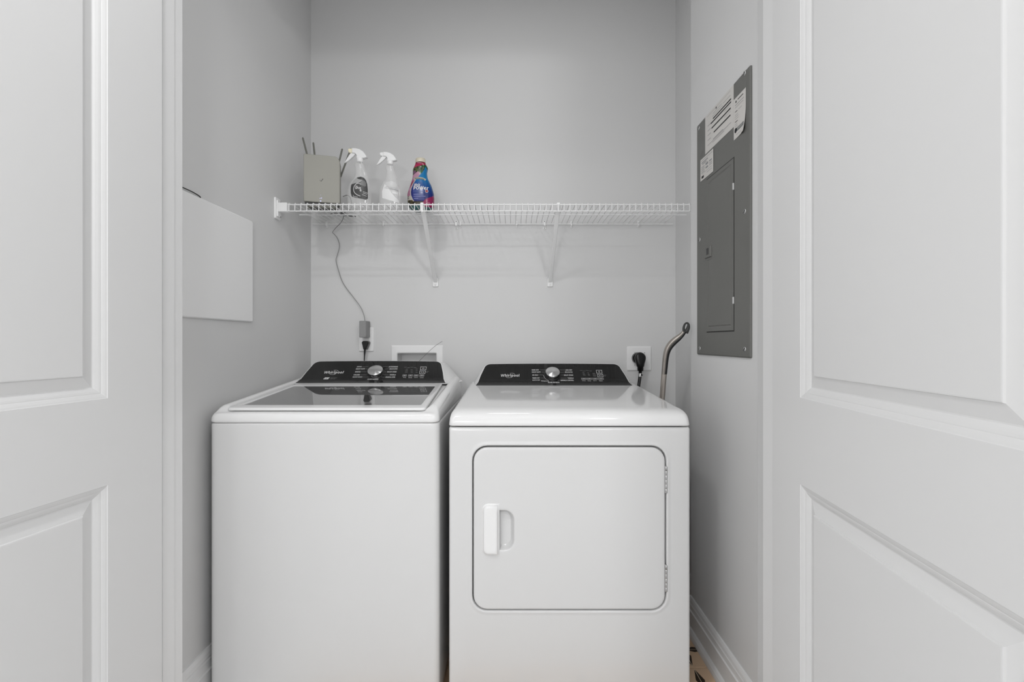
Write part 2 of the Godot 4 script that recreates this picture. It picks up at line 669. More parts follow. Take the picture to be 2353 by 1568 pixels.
# hinge: foot of the hinge edge on the face that is seen; along: towards the free edge; side 1 = the seen face looks to +x.
func make_door(called: String, hinge: Vector3, along: Vector3, side: float, label: String) -> void:
	var root := Node3D.new()
	root.name = called
	add_child(root)
	root.position = hinge
	root.set_meta("kind", "structure")
	root.set_meta("label", label)
	var face := Vector3.UP.cross(along) * side
	if face.x * side < 0:
		face = -face
	var flip := along.cross(Vector3.UP).dot(face) < 0
	var w := 0.765
	var h := 2.38
	var pt := func(s: float, y: float, z: float) -> Vector3: return hinge + along * s + Vector3.UP * y + face * z
	var q := func(st: SurfaceTool, a: Vector3, b: Vector3, c: Vector3, d: Vector3) -> void:
		if flip:
			quad(st, d, c, b, a)
		else:
			quad(st, a, b, c, d)
	var s0 := 0.140
	var s1 := w - 0.088
	var rows := [[0.235 - 0.012, 0.829 - 0.012], [1.0165 - 0.012, 2.24 - 0.012]]
	var st := S()
	st.set_smooth_group(-1)
	var spans := [[0.0, s0, 0.0, h], [s1, w, 0.0, h], [s0, s1, 0.0, rows[0][0]], [s0, s1, rows[0][1], rows[1][0]], [s0, s1, rows[1][1], h]]
	for e in spans:
		q.call(st, pt.call(e[0], e[2], 0.0), pt.call(e[1], e[2], 0.0), pt.call(e[1], e[3], 0.0), pt.call(e[0], e[3], 0.0))
	var t := -0.035
	q.call(st, pt.call(w, 0, t), pt.call(0, 0, t), pt.call(0, h, t), pt.call(w, h, t))
	q.call(st, pt.call(w, 0, 0), pt.call(w, 0, t), pt.call(w, h, t), pt.call(w, h, 0))
	q.call(st, pt.call(0, 0, t), pt.call(0, 0, 0), pt.call(0, h, 0), pt.call(0, h, t))
	q.call(st, pt.call(0, h, 0), pt.call(w, h, 0), pt.call(w, h, t), pt.call(0, h, t))
	q.call(st, pt.call(0, 0, t), pt.call(w, 0, t), pt.call(w, 0, 0), pt.call(0, 0, 0))
	part("slab", st, M.door, root)
	# panel mouldings: quirk, two-step ogee down, flat, bevel up to the raised field
	var prof := [[0.0, 0.0], [0.0012, -0.0012], [0.0045, -0.0022], [0.0085, -0.0040], [0.0112, -0.0056], [0.0124, -0.0056], [0.0160, -0.0068], [0.0205, -0.0092], [0.0240, -0.0118], [0.0262, -0.0120], [0.0495, -0.0062], [0.0505, -0.0034], [0.0525, -0.0030]]
	for k in 2:
		var y0: float = rows[k][0]
		var y1: float = rows[k][1]
		st = S()
		var rings := []
		for p in prof:
			var a: float = p[0]
			rings.append([pt.call(s0 + a, y0 + a, p[1]), pt.call(s1 - a, y0 + a, p[1]), pt.call(s1 - a, y1 - a, p[1]), pt.call(s0 + a, y1 - a, p[1])])
		for e in 4:
			st.set_smooth_group(-1)
			for r in rings.size() - 1:
				q.call(st, rings[r][e], rings[r][(e + 1) % 4], rings[r + 1][(e + 1) % 4], rings[r + 1][e])
		st.set_smooth_group(-1)
		q.call(st, rings[-1][0], rings[-1][1], rings[-1][2], rings[-1][3])
		part("lower_panel" if k == 0 else "upper_panel", st, M.door, root)


# ---------------------------------------------------------------- appliances

# Console with a tilted glossy fascia. Returns the plane of the fascia.
func fascia_outline(wb: float, wt: float, t0: float, t1: float, r: float, flare: float, arch: float) -> PackedVector2Array:
	var half := PackedVector2Array()
	var span := t1 - t0
	half.append(Vector2(wb + flare, t0))
	half.append(Vector2(wb + flare * 0.55, t0 + 0.004))
	half.append(Vector2(wb + flare * 0.2, t0 + 0.010))
	for f in [0.2, 0.35, 0.5]:
		half.append(Vector2(lerpf(wb, wt, f * 1.1), t0 + span * f))
	for i in 7:
		var a := lerpf(0.12, PI / 2, i / 6.0)
		half.append(Vector2(wt - r + r * cos(a), t1 - r + r * sin(a)))
	half.append(Vector2(wt * 0.66, t1 + arch * 0.55))
	half.append(Vector2(wt * 0.33, t1 + arch * 0.9))
	half.append(Vector2(0, t1 + arch))
	var out := PackedVector2Array(half)
	for i in range(half.size() - 2, -1, -1):
		out.append(Vector2(-half[i].x, half[i].y))
	return out


func console(root: Node3D, cx: float, db: float, hb: float, dt: float, ht: float, back: float, wb: float, wt: float, k: float) -> Dictionary:
	var e_t := V(0, ht - hb, dt - db)
	var span := e_t.length()
	e_t = e_t.normalized()
	var e_n := Vector3.RIGHT.cross(e_t)
	var xf := Transform3D(Basis(Vector3.RIGHT, e_t, e_n), V(cx, hb, db))
	var o := fascia_outline(wb, wt, 0.0, span, 0.034, 0.006, 0.003)
	# the fascia is a little dished: flatter at its foot, steeper above
	var bulge := func(t: float) -> float:
		var t0 := span * 0.20
		return -0.0045 * (sin(clampf(t / t0, 0.0, 1.0) * PI / 2) if t < t0 else clampf((span - t) / (span - t0), 0.0, 1.0))
	var bent := func(poly: PackedVector2Array, z: float) -> PackedVector3Array:
		var out := PackedVector3Array()
		for p in poly:
			out.append(xf * Vector3(p.x, p.y, z + bulge.call(p.y)))
		return out
	var rings := []
	for step in [[1.0, 1.0], [0.7, 0.93], [0.4, 0.70], [0.15, 0.34]]:
		var r := PackedVector3Array()
		for p in o:
			var w: Vector3 = xf * Vector3(p.x, p.y, -0.004)
			var low := 1.0 - p.y / span
			var drop: float = 0.004 * step[0]
			r.append(Vector3(cx + p.x * (1.0 + k * low * step[1] + 0.012 * step[1]), w.y - drop, lerpf(w.z, -back, step[0])))
		rings.append(r)
	rings.append(bent.call(o, -0.003))
	rings.append(bent.call(inset(o, 0.0012), -0.0008))
	rings.append(bent.call(inset(o, 0.0035), 0.0))
	rings.append(bent.call(inset(o, 0.0055), -0.0015))
	var st := S()
	loft(st, rings, true, false)
	part("console_housing", st, M.shell, root)
	var g := fascia_outline(wb - 0.0055, wt - 0.0055, 0.003, span - 0.0055, 0.029, 0.006, 0.003)
	st = S()
	loft(st, [bent.call(g, -0.003), bent.call(g, 0.0018)], false, false, -1)
	patch(st, g, func(x, y, z): return xf * Vector3(x, y, z + bulge.call(y)), 0.0018, 0.008)
	var face := part("control_panel", st, M.black_gloss, root)
	var warp := func(x, y, z): return xf * Vector3(x, y, 0.0019 + z + bulge.call(y))
	return {"xf": xf, "face": face, "bulge": bulge, "warp": warp}


# A frame lying on the bulged fascia at (u, t).
func on_fascia(c: Dictionary, p: Vector2) -> Transform3D:
	var xf: Transform3D = c.xf
	var up: Vector3 = (c.warp.call(p.x, p.y + 0.001, 0.0) - c.warp.call(p.x, p.y - 0.001, 0.0)).normalized()
	return Transform3D(Basis(xf.basis.x, up, xf.basis.x.cross(up)), c.warp.call(p.x, p.y, 0.0))


func spot(c: Dictionary, px: float, py: float, lift := 0.0) -> Vector2:   # measured pixel to fascia (u, t)
	var xf: Transform3D = c.xf
	var p := on_plane(xf, px, py)
	for i in 6:
		p = on_plane(Transform3D(xf.basis, xf.origin + xf.basis.z * (0.0019 + lift + c.bulge.call(p.y))), px, py)
	return p


func on_plane(xf: Transform3D, px: float, py: float) -> Vector2:   # where the sight line through a measured pixel meets a plane
	var dir := at(px, py, 1.0) - Vector3(0, EYE, 0)
	var p := Vector3(0, EYE, 0)
	var n := xf.basis.z
	var hit := p + dir * (n.dot(xf.origin - p) / n.dot(dir))
	var l := xf.affine_inverse() * hit
	return Vector2(l.x, l.y)


func legend(st: SurfaceTool, c: Dictionary, txt: String, x0: float, x1: float, y0: float, y1: float, bold := true, shear := 0.0) -> void:
	var ym := (y0 + y1) / 2
	var a := spot(c, x0, ym)
	var b := spot(c, x1, ym)
	var lo := spot(c, (x0 + x1) / 2, y1)
	var hi := spot(c, (x0 + x1) / 2, y0)
	lettering(st, txt, Vector2((a.x + b.x) / 2, (lo.y + hi.y) / 2), b.x - a.x, hi.y - lo.y, c.warp, bold, shear)


func shape(st: SurfaceTool, c: Dictionary, poly: PackedVector2Array) -> void:   # printed on the fascia
	patch(st, poly, c.warp, 0.00025, 0.02)


func mark(st: SurfaceTool, c: Dictionary, x0: float, x1: float, y0: float, y1: float) -> void:   # a printed bar
	var lo := spot(c, (x0 + x1) / 2, y1)
	var hi := spot(c, (x0 + x1) / 2, y0)
	var a := spot(c, x0, (y0 + y1) / 2)
	var b := spot(c, x1, (y0 + y1) / 2)
	shape(st, c, PackedVector2Array([Vector2(a.x, lo.y), Vector2(b.x, lo.y), Vector2(b.x, hi.y), Vector2(a.x, hi.y)]))


func knob(root: Node3D, c: Dictionary, px: float, py: float, r: float, tall: float) -> void:
	# the face centre is what was measured, so the fascia is lifted to it
	var xf := on_fascia(c, spot(c, px, py, tall))
	var base := xf.origin
	var n := xf.basis.z
	var st := S()
	lathe(st, [[r * 1.0, 0.0], [r * 1.0, tall - 0.0022], [r * 0.985, tall - 0.0006]], 48, base, n)
	var k := part("knob", st, M.knob_side, root)
	st = S()
	st.set_smooth_group(1)
	for i in 64:
		var a0 := TAU * i / 64.0
		var a1 := TAU * (i + 1) / 64.0
		var ring := [[r * 0.985, tall - 0.0006], [r * 0.95, tall + 0.0004], [r * 0.004, tall + 0.0002]]
		for e0 in 2:
			var pts := []
			for e in [[a0, e0], [a1, e0], [a1, e0 + 1], [a0, e0 + 1]]:
				var q: Array = ring[e[1]]
				pts.append([base + n * float(q[1]) + (xf.basis.x * cos(e[0]) + xf.basis.y * sin(e[0])) * float(q[0]), Vector2(e[0] / TAU, float(e[1]) / 2)])
			for id in [0, 2, 1, 0, 3, 2]:
				st.set_uv(pts[id][1])
				st.add_vertex(pts[id][0])
	part("knob_face", st, M.knob, k)
	st = S()
	lathe(st, [[r * 1.12, -0.004], [r * 1.12, 0.0006], [r * 1.0, 0.0014]], 48, base, n)
	part("knob_skirt", st, M.black, k)


func controls(c: Dictionary, words: Array, dashes: Array, squares: Array, buttons: Array) -> void:
	var face: Node3D = c.face
	for w in words:
		var st := S()
		legend(st, c, w[0], w[1], w[2], w[3] - 1.35, w[3] + 1.35)
		part("cycle_name", st, M.print, face)
	for d in dashes:
		var ds := S()
		mark(ds, c, d[0], d[1], d[2] - 0.35, d[2] + 0.35)
		part("leader_line", ds, M.print_grey, face)
	for q in squares:
		var st := S()
		for e in [[q[0], q[1], q[2], q[2] + 0.7], [q[0], q[1], q[3] - 0.7, q[3]], [q[0], q[0] + 0.8, q[2], q[3]], [q[1] - 0.8, q[1], q[2], q[3]]]:
			mark(st, c, e[0], e[1], e[2], e[3])
		var mid := spot(c, (q[0] + q[1]) / 2, (q[2] + q[3]) / 2)
		if q[4] == "power":
			var ring := []
			for i in 15:
				var a := PI / 2 + 0.5 + (TAU - 1.0) * i / 14.0
				ring.append(mid + Vector2(cos(a), sin(a)) * 0.0038)
			shape(st, c, stroke(ring, 0.0010))
			shape(st, c, stroke([mid + Vector2(0, 0.0010), mid + Vector2(0, 0.0048)], 0.0010))
		else:
			shape(st, c, PackedVector2Array([mid + Vector2(-0.0058, -0.0032), mid + Vector2(-0.001, 0), mid + Vector2(-0.0058, 0.0032)]))
			for k in 2:
				shape(st, c, stroke([mid + Vector2(0.0022 + k * 0.0028, -0.003), mid + Vector2(0.0022 + k * 0.0028, 0.003)], 0.0013))
		part("power_key" if q[4] == "power" else "start_key", st, M.print, face)
	for b in buttons:
		var st := S()
		var lo := spot(c, b[0], b[3])
		var hi := spot(c, b[1], b[2])
		var f := on_fascia(c, (lo + hi) / 2)
		var w := (hi.x - lo.x) / 2
		var h := (hi.y - lo.y) / 2
		slab(st, f, rr(-w, w, -h, h, 0.001, 2), -0.001, 0.0006, 0.0003)
		var key := part("button", st, M.print_grey, face)
		st = S()
		slab(st, f, rr(-0.0014, 0.0014, -0.0016, 0.0016, 0.0007, 2), 0.0006, 0.0009)
		part("symbol", st, M.print, key)
		st = S()
		legend(st, c, b[4], b[0] + 1.6, b[1] - 2.2, b[3] + 1.2, b[3] + 3.4, false)
		part("button_name", st, M.print, key)


func swoosh_logo(c: Dictionary, x0: float, x1: float, y0: float, y1: float) -> void:
	var st := S()
	legend(st, c, "Whirlpool", x0, x1, y0, y1 + (y1 - y0) * 0.22, true, 0.05)
	var w := x1 - x0
	var h := y1 - y0
	# ring of the emblem: an ellipse broken where the letters pass
	for half in 2:
		var pts := []
		for i in 10:
			var a := lerpf(0.25, 1.75, i / 9.0) if half == 0 else lerpf(3.35, 5.2, i / 9.0)
			pts.append(spot(c, x0 + w * (0.515 + 0.235 * cos(a) + 0.02 * sin(a)), y0 + h * (0.52 - 0.80 * sin(a) - 0.25 * cos(a))))
		shape(st, c, stroke(pts, 0.0011))
	part("logo", st, M.print, c.face)


func washer() -> void:
	var x0 := -0.9205
	var x1 := -0.222
	var cx := (x0 + x1) / 2
	var df := 1.476
	var bk := 2.16
	var root := thing("washing_machine", "white top loading washing machine with dark glass lid, left of the dryer", "washer", V(cx, 0, df))
	# cabinet, its front a little bowed
	var outline := func(ins: float) -> PackedVector2Array:
		var out := PackedVector2Array()
		var base := rr(x0 + ins, x1 - ins, df + 0.004 + ins, bk - ins, 0.018, 6)
		var n := base.size()
		for i in n:
			var p := base[i]
			out.append(p)
			if i == n - 1:      # front edge between last and first point
				var q := base[0]
				for k in range(1, 12):
					out.append(p.lerp(q, k / 12.0))
		for i in out.size():
			if out[i].y < df + 0.08:
				var u := (out[i].x - cx) / ((x1 - x0) / 2)
				out[i].y -= 0.004 * (1.0 - u * u)
		return out
	var st := S()
	var rings := []
	for q in [[0.004, 0.030], [0.0, 0.034], [0.0, 0.05], [0.0, 0.870], [0.0, 0.884], [0.0008, 0.8885], [0.0035, 0.8905], [0.010, 0.8912]]:
		rings.append(flat_ring(outline.call(q[0]), q[1]))
	loft(st, rings)
	part("cabinet", st, M.enamel, root)
	for fx in [x0 + 0.06, x1 - 0.06]:
		for fd in [df + 0.06, bk - 0.06]:
			st = S()
			lathe(st, [[0.022, 0.0], [0.022, 0.012], [0.012, 0.014], [0.012, 0.032]], 16, V(fx, 0, fd))
			part("foot", st, M.black, root)
	st = S()
	loft(st, [flat_ring(rr(x0 + 0.012, x1 - 0.012, df + 0.016, bk - 0.012, 0.02), 0.885), flat_ring(rr(x0 + 0.012, x1 - 0.012, df + 0.016, bk - 0.012, 0.02), 0.897)])
	part("seam_gasket", st, M.dark, root)
	# top shell: sloping deck with a raised rim on the sides
	var seam := 0.8945
	var plane := func(d: float) -> float: return 0.9215 + 0.0775 * (d - 1.495)
	var rim := func(d: float) -> float: return 0.0155 * smoothstep(1.492, 1.535, d)
	rings = []
	for q in [[0.004, -0.10, 0.0], [0.001, 0.0, 0.0], [0.0, 0.10, 0.0], [0.0010, 0.46, 0.12], [0.003, 0.72, 0.42], [0.006, 0.88, 0.72], [0.011, 0.97, 0.93], [0.017, 1.0, 1.0], [0.025, 1.0, 1.02], [0.031, 1.0, 0.97], [0.0345, 1.0, 0.8], [0.036, 1.0, 0.4], [0.037, 1.0, 0.05], [0.040, 1.0, 0.0]]:
		var r := PackedVector3Array()
		var ins: float = q[0]
		for p in rr(x0 + ins, x1 - ins, df + ins * 0.8, bk - ins, 0.020 + ins * 0.5, 8):
			var deck: float = plane.call(p.y)
			var e: float = rim.call(p.y)
			r.append(V(p.x, seam + (deck - seam) * float(q[1]) + e * float(q[2]), p.y))
		rings.append(r)
	st = S()
	loft(st, rings)
	part("top_shell", st, M.shell, root)
	# lid: a white frame round dark glass, following the slope of the deck
	var pt := func(x: float, d: float, lift: float) -> Vector3: return V(x, plane.call(d) + lift, d)
	var trap := func(wf: float, wr: float, d0: float, d1: float, r: float) -> PackedVector2Array:
		var out := PackedVector2Array()
		for p in rr(-1, 1, d0, d1, r, 6):
			out.append(p)
		# corners are rounded in metres on a unit-wide strip, then widened
		for i in out.size():
			var w := lerpf(wf, wr, (out[i].y - d0) / (d1 - d0))
			var sgn := signf(out[i].x)
			out[i].x = cx + sgn * (w - (1.0 - absf(out[i].x))) if absf(out[i].x) > 0.5 else cx + out[i].x * w
		return out
	var lid_ring := func(poly: PackedVector2Array, lift: float) -> PackedVector3Array:
		var out := PackedVector3Array()
		for p in poly:
			out.append(pt.call(p.x, p.y, lift))
		return out
	st = S()
	var outer: PackedVector2Array = trap.call(0.3055, 0.291, 1.494, 1.962, 0.014)
	var hole: PackedVector2Array = trap.call(0.283, 0.2745, 1.541, 1.890, 0.007)
	loft(st, [lid_ring.call(inset(outer, 0.012), 0.0035), lid_ring.call(inset(outer, 0.0015), 0.0045), lid_ring.call(outer, 0.006), lid_ring.call(outer, 0.0100), lid_ring.call(inset(outer, 0.001), 0.0118), lid_ring.call(inset(outer, 0.0035), 0.0128), lid_ring.call(inset(outer, 0.008), 0.0130), lid_ring.call(inset(hole, -0.003), 0.0130), lid_ring.call(hole, 0.0128), lid_ring.call(inset(hole, 0.0004), 0.0118), lid_ring.call(inset(hole, 0.0008), 0.010)], true, false)
	var lid := part("lid", st, M.shell, root)
	var tilted := PackedVector3Array()
	for p in inset(hole, -0.002):
		tilted.append(pt.call(p.x, p.y, 0.0103 + 0.0021 * (p.y - 1.541) / 0.349))
	st = S()
	loft(st, [lid_ring.call(inset(hole, -0.002), 0.006), tilted], true, true, -1)
	part("lid_glass", st, M.lid_glass, lid)
	# console
	var c := console(root, cx, 1.966, 0.9692, 2.085, 1.0545, bk, 0.302, 0.278, 0.135)
	swoosh_logo(c, 744.5, 789.0, 853.0, 859.2)
	st = S()
	var b0 := spot(c, 742.5, 872.2)
	var b1 := spot(c, 757.8, 867.8)
	shape(st, c, PackedVector2Array([b0, Vector2(b1.x - 0.004, b0.y), b1, Vector2(b0.x + 0.004, b1.y)]))
	var badge := part("badge", st, M.print, c.face)
	st = S()
	lettering(st, "2 in 1", Vector2((b0.x + b1.x) / 2, (b0.y + b1.y) / 2), 0.017, 0.0042, func(x, y, z): return c.warp.call(x, y, 0.0005 + z), true)
	part("badge_lettering", st, M.black, badge)
	st = S()
	legend(st, c, "REMOVABLE", 759.5, 774.5, 867.8, 869.8, false)
	legend(st, c, "AGITATOR", 759.0, 770.0, 870.2, 872.2, false)
	part("badge_caption", st, M.print_grey, c.face)
	var words := [["JEANS", 820.2, 831.0, 843.3], ["HEAVY DUTY", 818.1, 838.6, 848.2], ["WHITES", 816.0, 828.6, 854.9], ["COLORS", 812.7, 826.6, 861.8], ["QUICK WASH", 810.4, 832.2, 867.0],
		["ACTIVEWEAR", 893.4, 914.3, 843.3], ["DELICATES", 895.1, 913.2, 848.2], ["BULKY ITEMS", 890.0, 911.2, 854.9], ["TOWELS", 895.3, 909.2, 861.8], ["DRAIN & SPIN", 886.2, 907.8, 867.0], ["CLEAN WASHER", 844.5, 869.5, 871.9]]
	var dashes := [[832, 846, 843.3], [840, 845, 848.2], [830, 842, 854.9], [828, 842.6, 861.8], [833, 848.6, 867.0], [880, 892, 843.3], [883, 893.5, 848.2], [884, 888, 854.9], [879, 893.5, 861.8], [876, 884.5, 867.0]]
	for k in 4:
		dashes.append([928.5 + k * 7.4, 934.5 + k * 7.4, 844.5 + k % 2])
		dashes.append([932.5 - k * 0.7, 937.0, 848.5 + k * 2.6])
	for k in 3:
		dashes.append([943.5, 948.5, 850.2 + k * 3.0])
		dashes.append([955.0, 960.0, 848.5 + k * 4.0])
	dashes.append_array([[978.5, 985.5, 854.2], [978, 983, 856.4]])
	controls(c, words, dashes, [[966.0, 979.6, 843.0, 850.6, "power"], [964.2, 977.4, 852.2, 859.2, "start"]],
		[[924.0, 935.2, 861.0, 865.8, "Temp"], [937.0, 949.0, 861.0, 865.8, "Rinse"], [950.0, 962.2, 861.0, 865.8, "Options"], [963.2, 975.4, 861.0, 865.8, "Control"]])
	knob(root, c, 862.0, 850.5, 0.0312, 0.017)


func dryer() -> void:
	var x0 := -0.1935
	var x1 := 0.5455
	var cx := (x0 + x1) / 2
	var df := 1.487
	var bk := 2.21
	var root := thing("dryer", "white front loading clothes dryer with a square door, right of the washer", "dryer", V(cx, 0, df))
	var front := Transform3D(Basis.IDENTITY, V(0, 0, df))
	# cabinet: front frame with a shallow well for the door
	var st := S()
	var o := func(i: float) -> PackedVector2Array: return rr(x0 + i, x1 - i, 0.03 + i, 0.8765 - i, 0.006, 6)
	var well := rr(-0.1215, 0.4715, 0.3160, 0.8205, 0.046, 6)
	loft(st, [ring3(o.call(0.0), front, df - bk), ring3(o.call(0.0), front, -0.016), ring3(o.call(0.0008), front, -0.008), ring3(o.call(0.003), front, -0.0025), ring3(o.call(0.007), front, -0.0005), ring3(o.call(0.011), front, 0.0), ring3(inset(well, -0.016), front, 0.0), ring3(inset(well, -0.010), front, 0.0003), ring3(inset(well, -0.006), front, 0.0016), ring3(inset(well, -0.003), front, 0.0018), ring3(inset(well, -0.0008), front, 0.0008), ring3(well, front, -0.001), ring3(well, front, -0.03)])
	part("cabinet", st, M.enamel, root)
	for fx in [x0 + 0.06, x1 - 0.06]:
		for fd in [df + 0.06, bk - 0.06]:
			st = S()
			lathe(st, [[0.022, 0.0], [0.022, 0.012], [0.012, 0.014], [0.012, 0.032]], 16, V(fx, 0, fd))
			part("foot", st, M.black, root)
	st = S()
	loft(st, [flat_ring(rr(x0 + 0.012, x1 - 0.012, df + 0.014, bk - 0.012, 0.02), 0.870), flat_ring(rr(x0 + 0.012, x1 - 0.012, df + 0.014, bk - 0.012, 0.02), 0.884)])
	part("seam_gasket", st, M.dark, root)
	# door with a finger well, grip and two hinges
	var leaf := rr(-0.1172, 0.4670, 0.3205, 0.8150, 0.042, 6)
	var pocket := rr(-0.0780, 0.0065, 0.5012, 0.6235, 0.030, 6)
	st = S()
	loft(st, [ring3(leaf, front, -0.0195), ring3(leaf, front, -0.0025), ring3(inset(leaf, 0.0008), front, -0.0006), ring3(inset(leaf, 0.0025), front, 0.0006), ring3(inset(leaf, 0.006), front, 0.0012), ring3(inset(leaf, 0.012), front, 0.0012), ring3(inset(pocket, -0.010), front, 0.0012), ring3(inset(pocket, -0.0035), front, 0.0012), ring3(inset(pocket, -0.0010), front, 0.0006), ring3(inset(pocket, 0.0010), front, -0.001), ring3(inset(pocket, 0.0040), front, -0.011), ring3(inset(pocket, 0.0080), front, -0.0180), ring3(inset(pocket, 0.0140), front, -0.0215)])
	var leaf_part := part("door", st, M.enamel, root)
	st = S()
	var grip := PackedVector2Array([Vector2(-0.0417, 0.4905), Vector2(-0.0417, 0.51), Vector2(-0.0417, 0.62), Vector2(-0.0417, 0.6410)])
	for k in 2:
		for i in 8:
			var a := PI / 2 + PI / 2 * (k + i / 7.0)
			grip.append(Vector2(-0.0715 + 0.017 * cos(a), (0.6240 if k == 0 else 0.5075) + 0.017 * sin(a)))
	loft(st, [ring3(inset(grip, -0.0035), front, 0.0008), ring3(inset(grip, -0.0030), front, 0.0022), ring3(inset(grip, -0.0010), front, 0.0030), ring3(inset(grip, 0.0002), front, 0.0036), ring3(inset(grip, 0.0012), front, 0.0085), ring3(inset(grip, 0.0028), front, 0.0115), ring3(inset(grip, 0.0055), front, 0.0132), ring3(inset(grip, 0.0095), front, 0.0136)])
	part("handle", st, M.white_plastic, leaf_part)
	for h0 in [0.6765, 0.3755]:
		var hinge: MeshInstance3D = null
		for k in 6:
			st = S()
			var lo: float = h0 + k * 0.01365
			lathe(st, [[0.0032, 0.0], [0.0034, 0.0002], [0.0034, 0.0131], [0.0032, 0.0133]] if k < 5 else [[0.0010, 0.0], [0.0036, 0.0004], [0.0036, 0.0105], [0.0024, 0.0128], [0.0004, 0.0136]], 14, V(0.4700, lo, df - 0.0018))
			if hinge == null:
				var hs := S()
				slab(hs, front, rr(0.4655, 0.4745, h0 - 0.001, h0 + 0.082, 0.003, 3), -0.004, 0.0006)
				hinge = part("hinge", hs, M.steel, root)
			part("knuckle", st, mat_of(lin(0.55), 0.35, 0.8), hinge)
	# worktop: rolls over the front edge and rises gently to the console
	var seam := 0.8805
	var deck := func(d: float) -> float: return 0.9265 + 0.0500 * (d - 1.50)
	var rings := []
	for q in [[0.006, -0.02, 0.003], [0.0015, 0.0, 0.0005], [0.0, 0.06, 0.0], [0.0010, 0.25, 0.0006], [0.0035, 0.48, 0.0018], [0.008, 0.67, 0.0038], [0.014, 0.80, 0.0066], [0.021, 0.89, 0.0100], [0.030, 0.955, 0.0145], [0.041, 0.988, 0.020], [0.055, 1.0, 0.027], [0.072, 1.0, 0.036]]:
		var fi: float = q[0]
		var si: float = q[2]
		var r := PackedVector3Array()
		for p in rr(x0 + si, x1 - si, df + fi, bk - si, 0.014 + fi * 0.45, 8):
			var dk: float = deck.call(p.y)
			r.append(V(p.x, seam + (dk - seam) * float(q[1]), p.y))
		rings.append(r)
	st = S()
	loft(st, rings)
	part("worktop", st, M.shell, root)
	var c := console(root, cx, 2.036, 0.9495, 2.150, 1.0405, bk, 0.3300, 0.3020, 0.055)
	swoosh_logo(c, 1150.5, 1193.4, 860.0, 866.4)
	var words := [["MORE DRY", 1222.0, 1238.2, 850.6], ["HEAVY DUTY", 1222.2, 1242.2, 855.5], ["AIR ONLY", 1222.8, 1237.0, 862.3], ["TIMED DRY", 1223.2, 1240.2, 869.2], ["QUICK DRY", 1223.4, 1241.0, 874.2],
		["LESS DRY", 1299.2, 1314.6, 850.8], ["DELICATES", 1298.2, 1315.4, 855.7], ["BULKY ITEMS", 1296.0, 1316.8, 862.5], ["TOWELS", 1304.3, 1318.0, 869.4], ["WRINKLE CONTROL", 1288.0, 1318.4, 874.4], ["STEAM REFRESH", 1259.0, 1285.2, 879.2], ["Timed Dry", 1243.2, 1261.0, 876.4]]
	var dashes := [[1240, 1254, 850.6], [1244, 1251.5, 855.5], [1239, 1248.6, 862.3], [1242, 1253, 869.2], [1243, 1250, 874.2], [1286, 1298, 850.8], [1286, 1296.5, 855.7], [1290, 1294.5, 862.5], [1288.5, 1302.5, 869.4], [1281.5, 1286, 874.4]]
	for k in 4:
		dashes.append([1332.2 + k * 7.2, 1338.4 + k * 7.2, 851.8 + k % 2])
		dashes.append([1338.4 + k * 0.5, 1342.4 + k * 1.1, 856.2 + k * 2.3])
		dashes.append([1349.8 + k * 0.5, 1352.4 + k * 1.1, 856.2 + k * 2.3])
	dashes.append_array([[1361.5, 1367, 858.6], [1362, 1369, 860.4], [1362.5, 1370, 863.4], [1363, 1369.5, 865.2], [1386.5, 1393, 862.6], [1387, 1392, 864.6]])
	controls(c, words, dashes, [[1370.2, 1383.4, 850.9, 858.5, "power"], [1372.8, 1385.6, 860.2, 867.0, "start"]],
		[[1335.8, 1347.6, 868.8, 873.2, "Temp"], [1348.6, 1360.2, 868.8, 873.2, "Time"], [1361.6, 1373.4, 868.8, 873.2, "Options"], [1374.8, 1387.0, 868.8, 873.2, "Steam"]])
	# curved leader of the air setting
	var arc := []
	for q in [[1248.6, 862.3], [1249.6, 865.0], [1251.6, 868.5], [1255.0, 872.0], [1260.5, 874.6]]:
		arc.append(spot(c, q[0], q[1]))
	st = S()
	shape(st, c, stroke(arc, 0.0010))
	part("curved_leader", st, M.print, c.face)
	knob(root, c, 1270.0, 854.3, 0.0305, 0.017)


# ---------------------------------------------------------------- the shelf and what stands on it

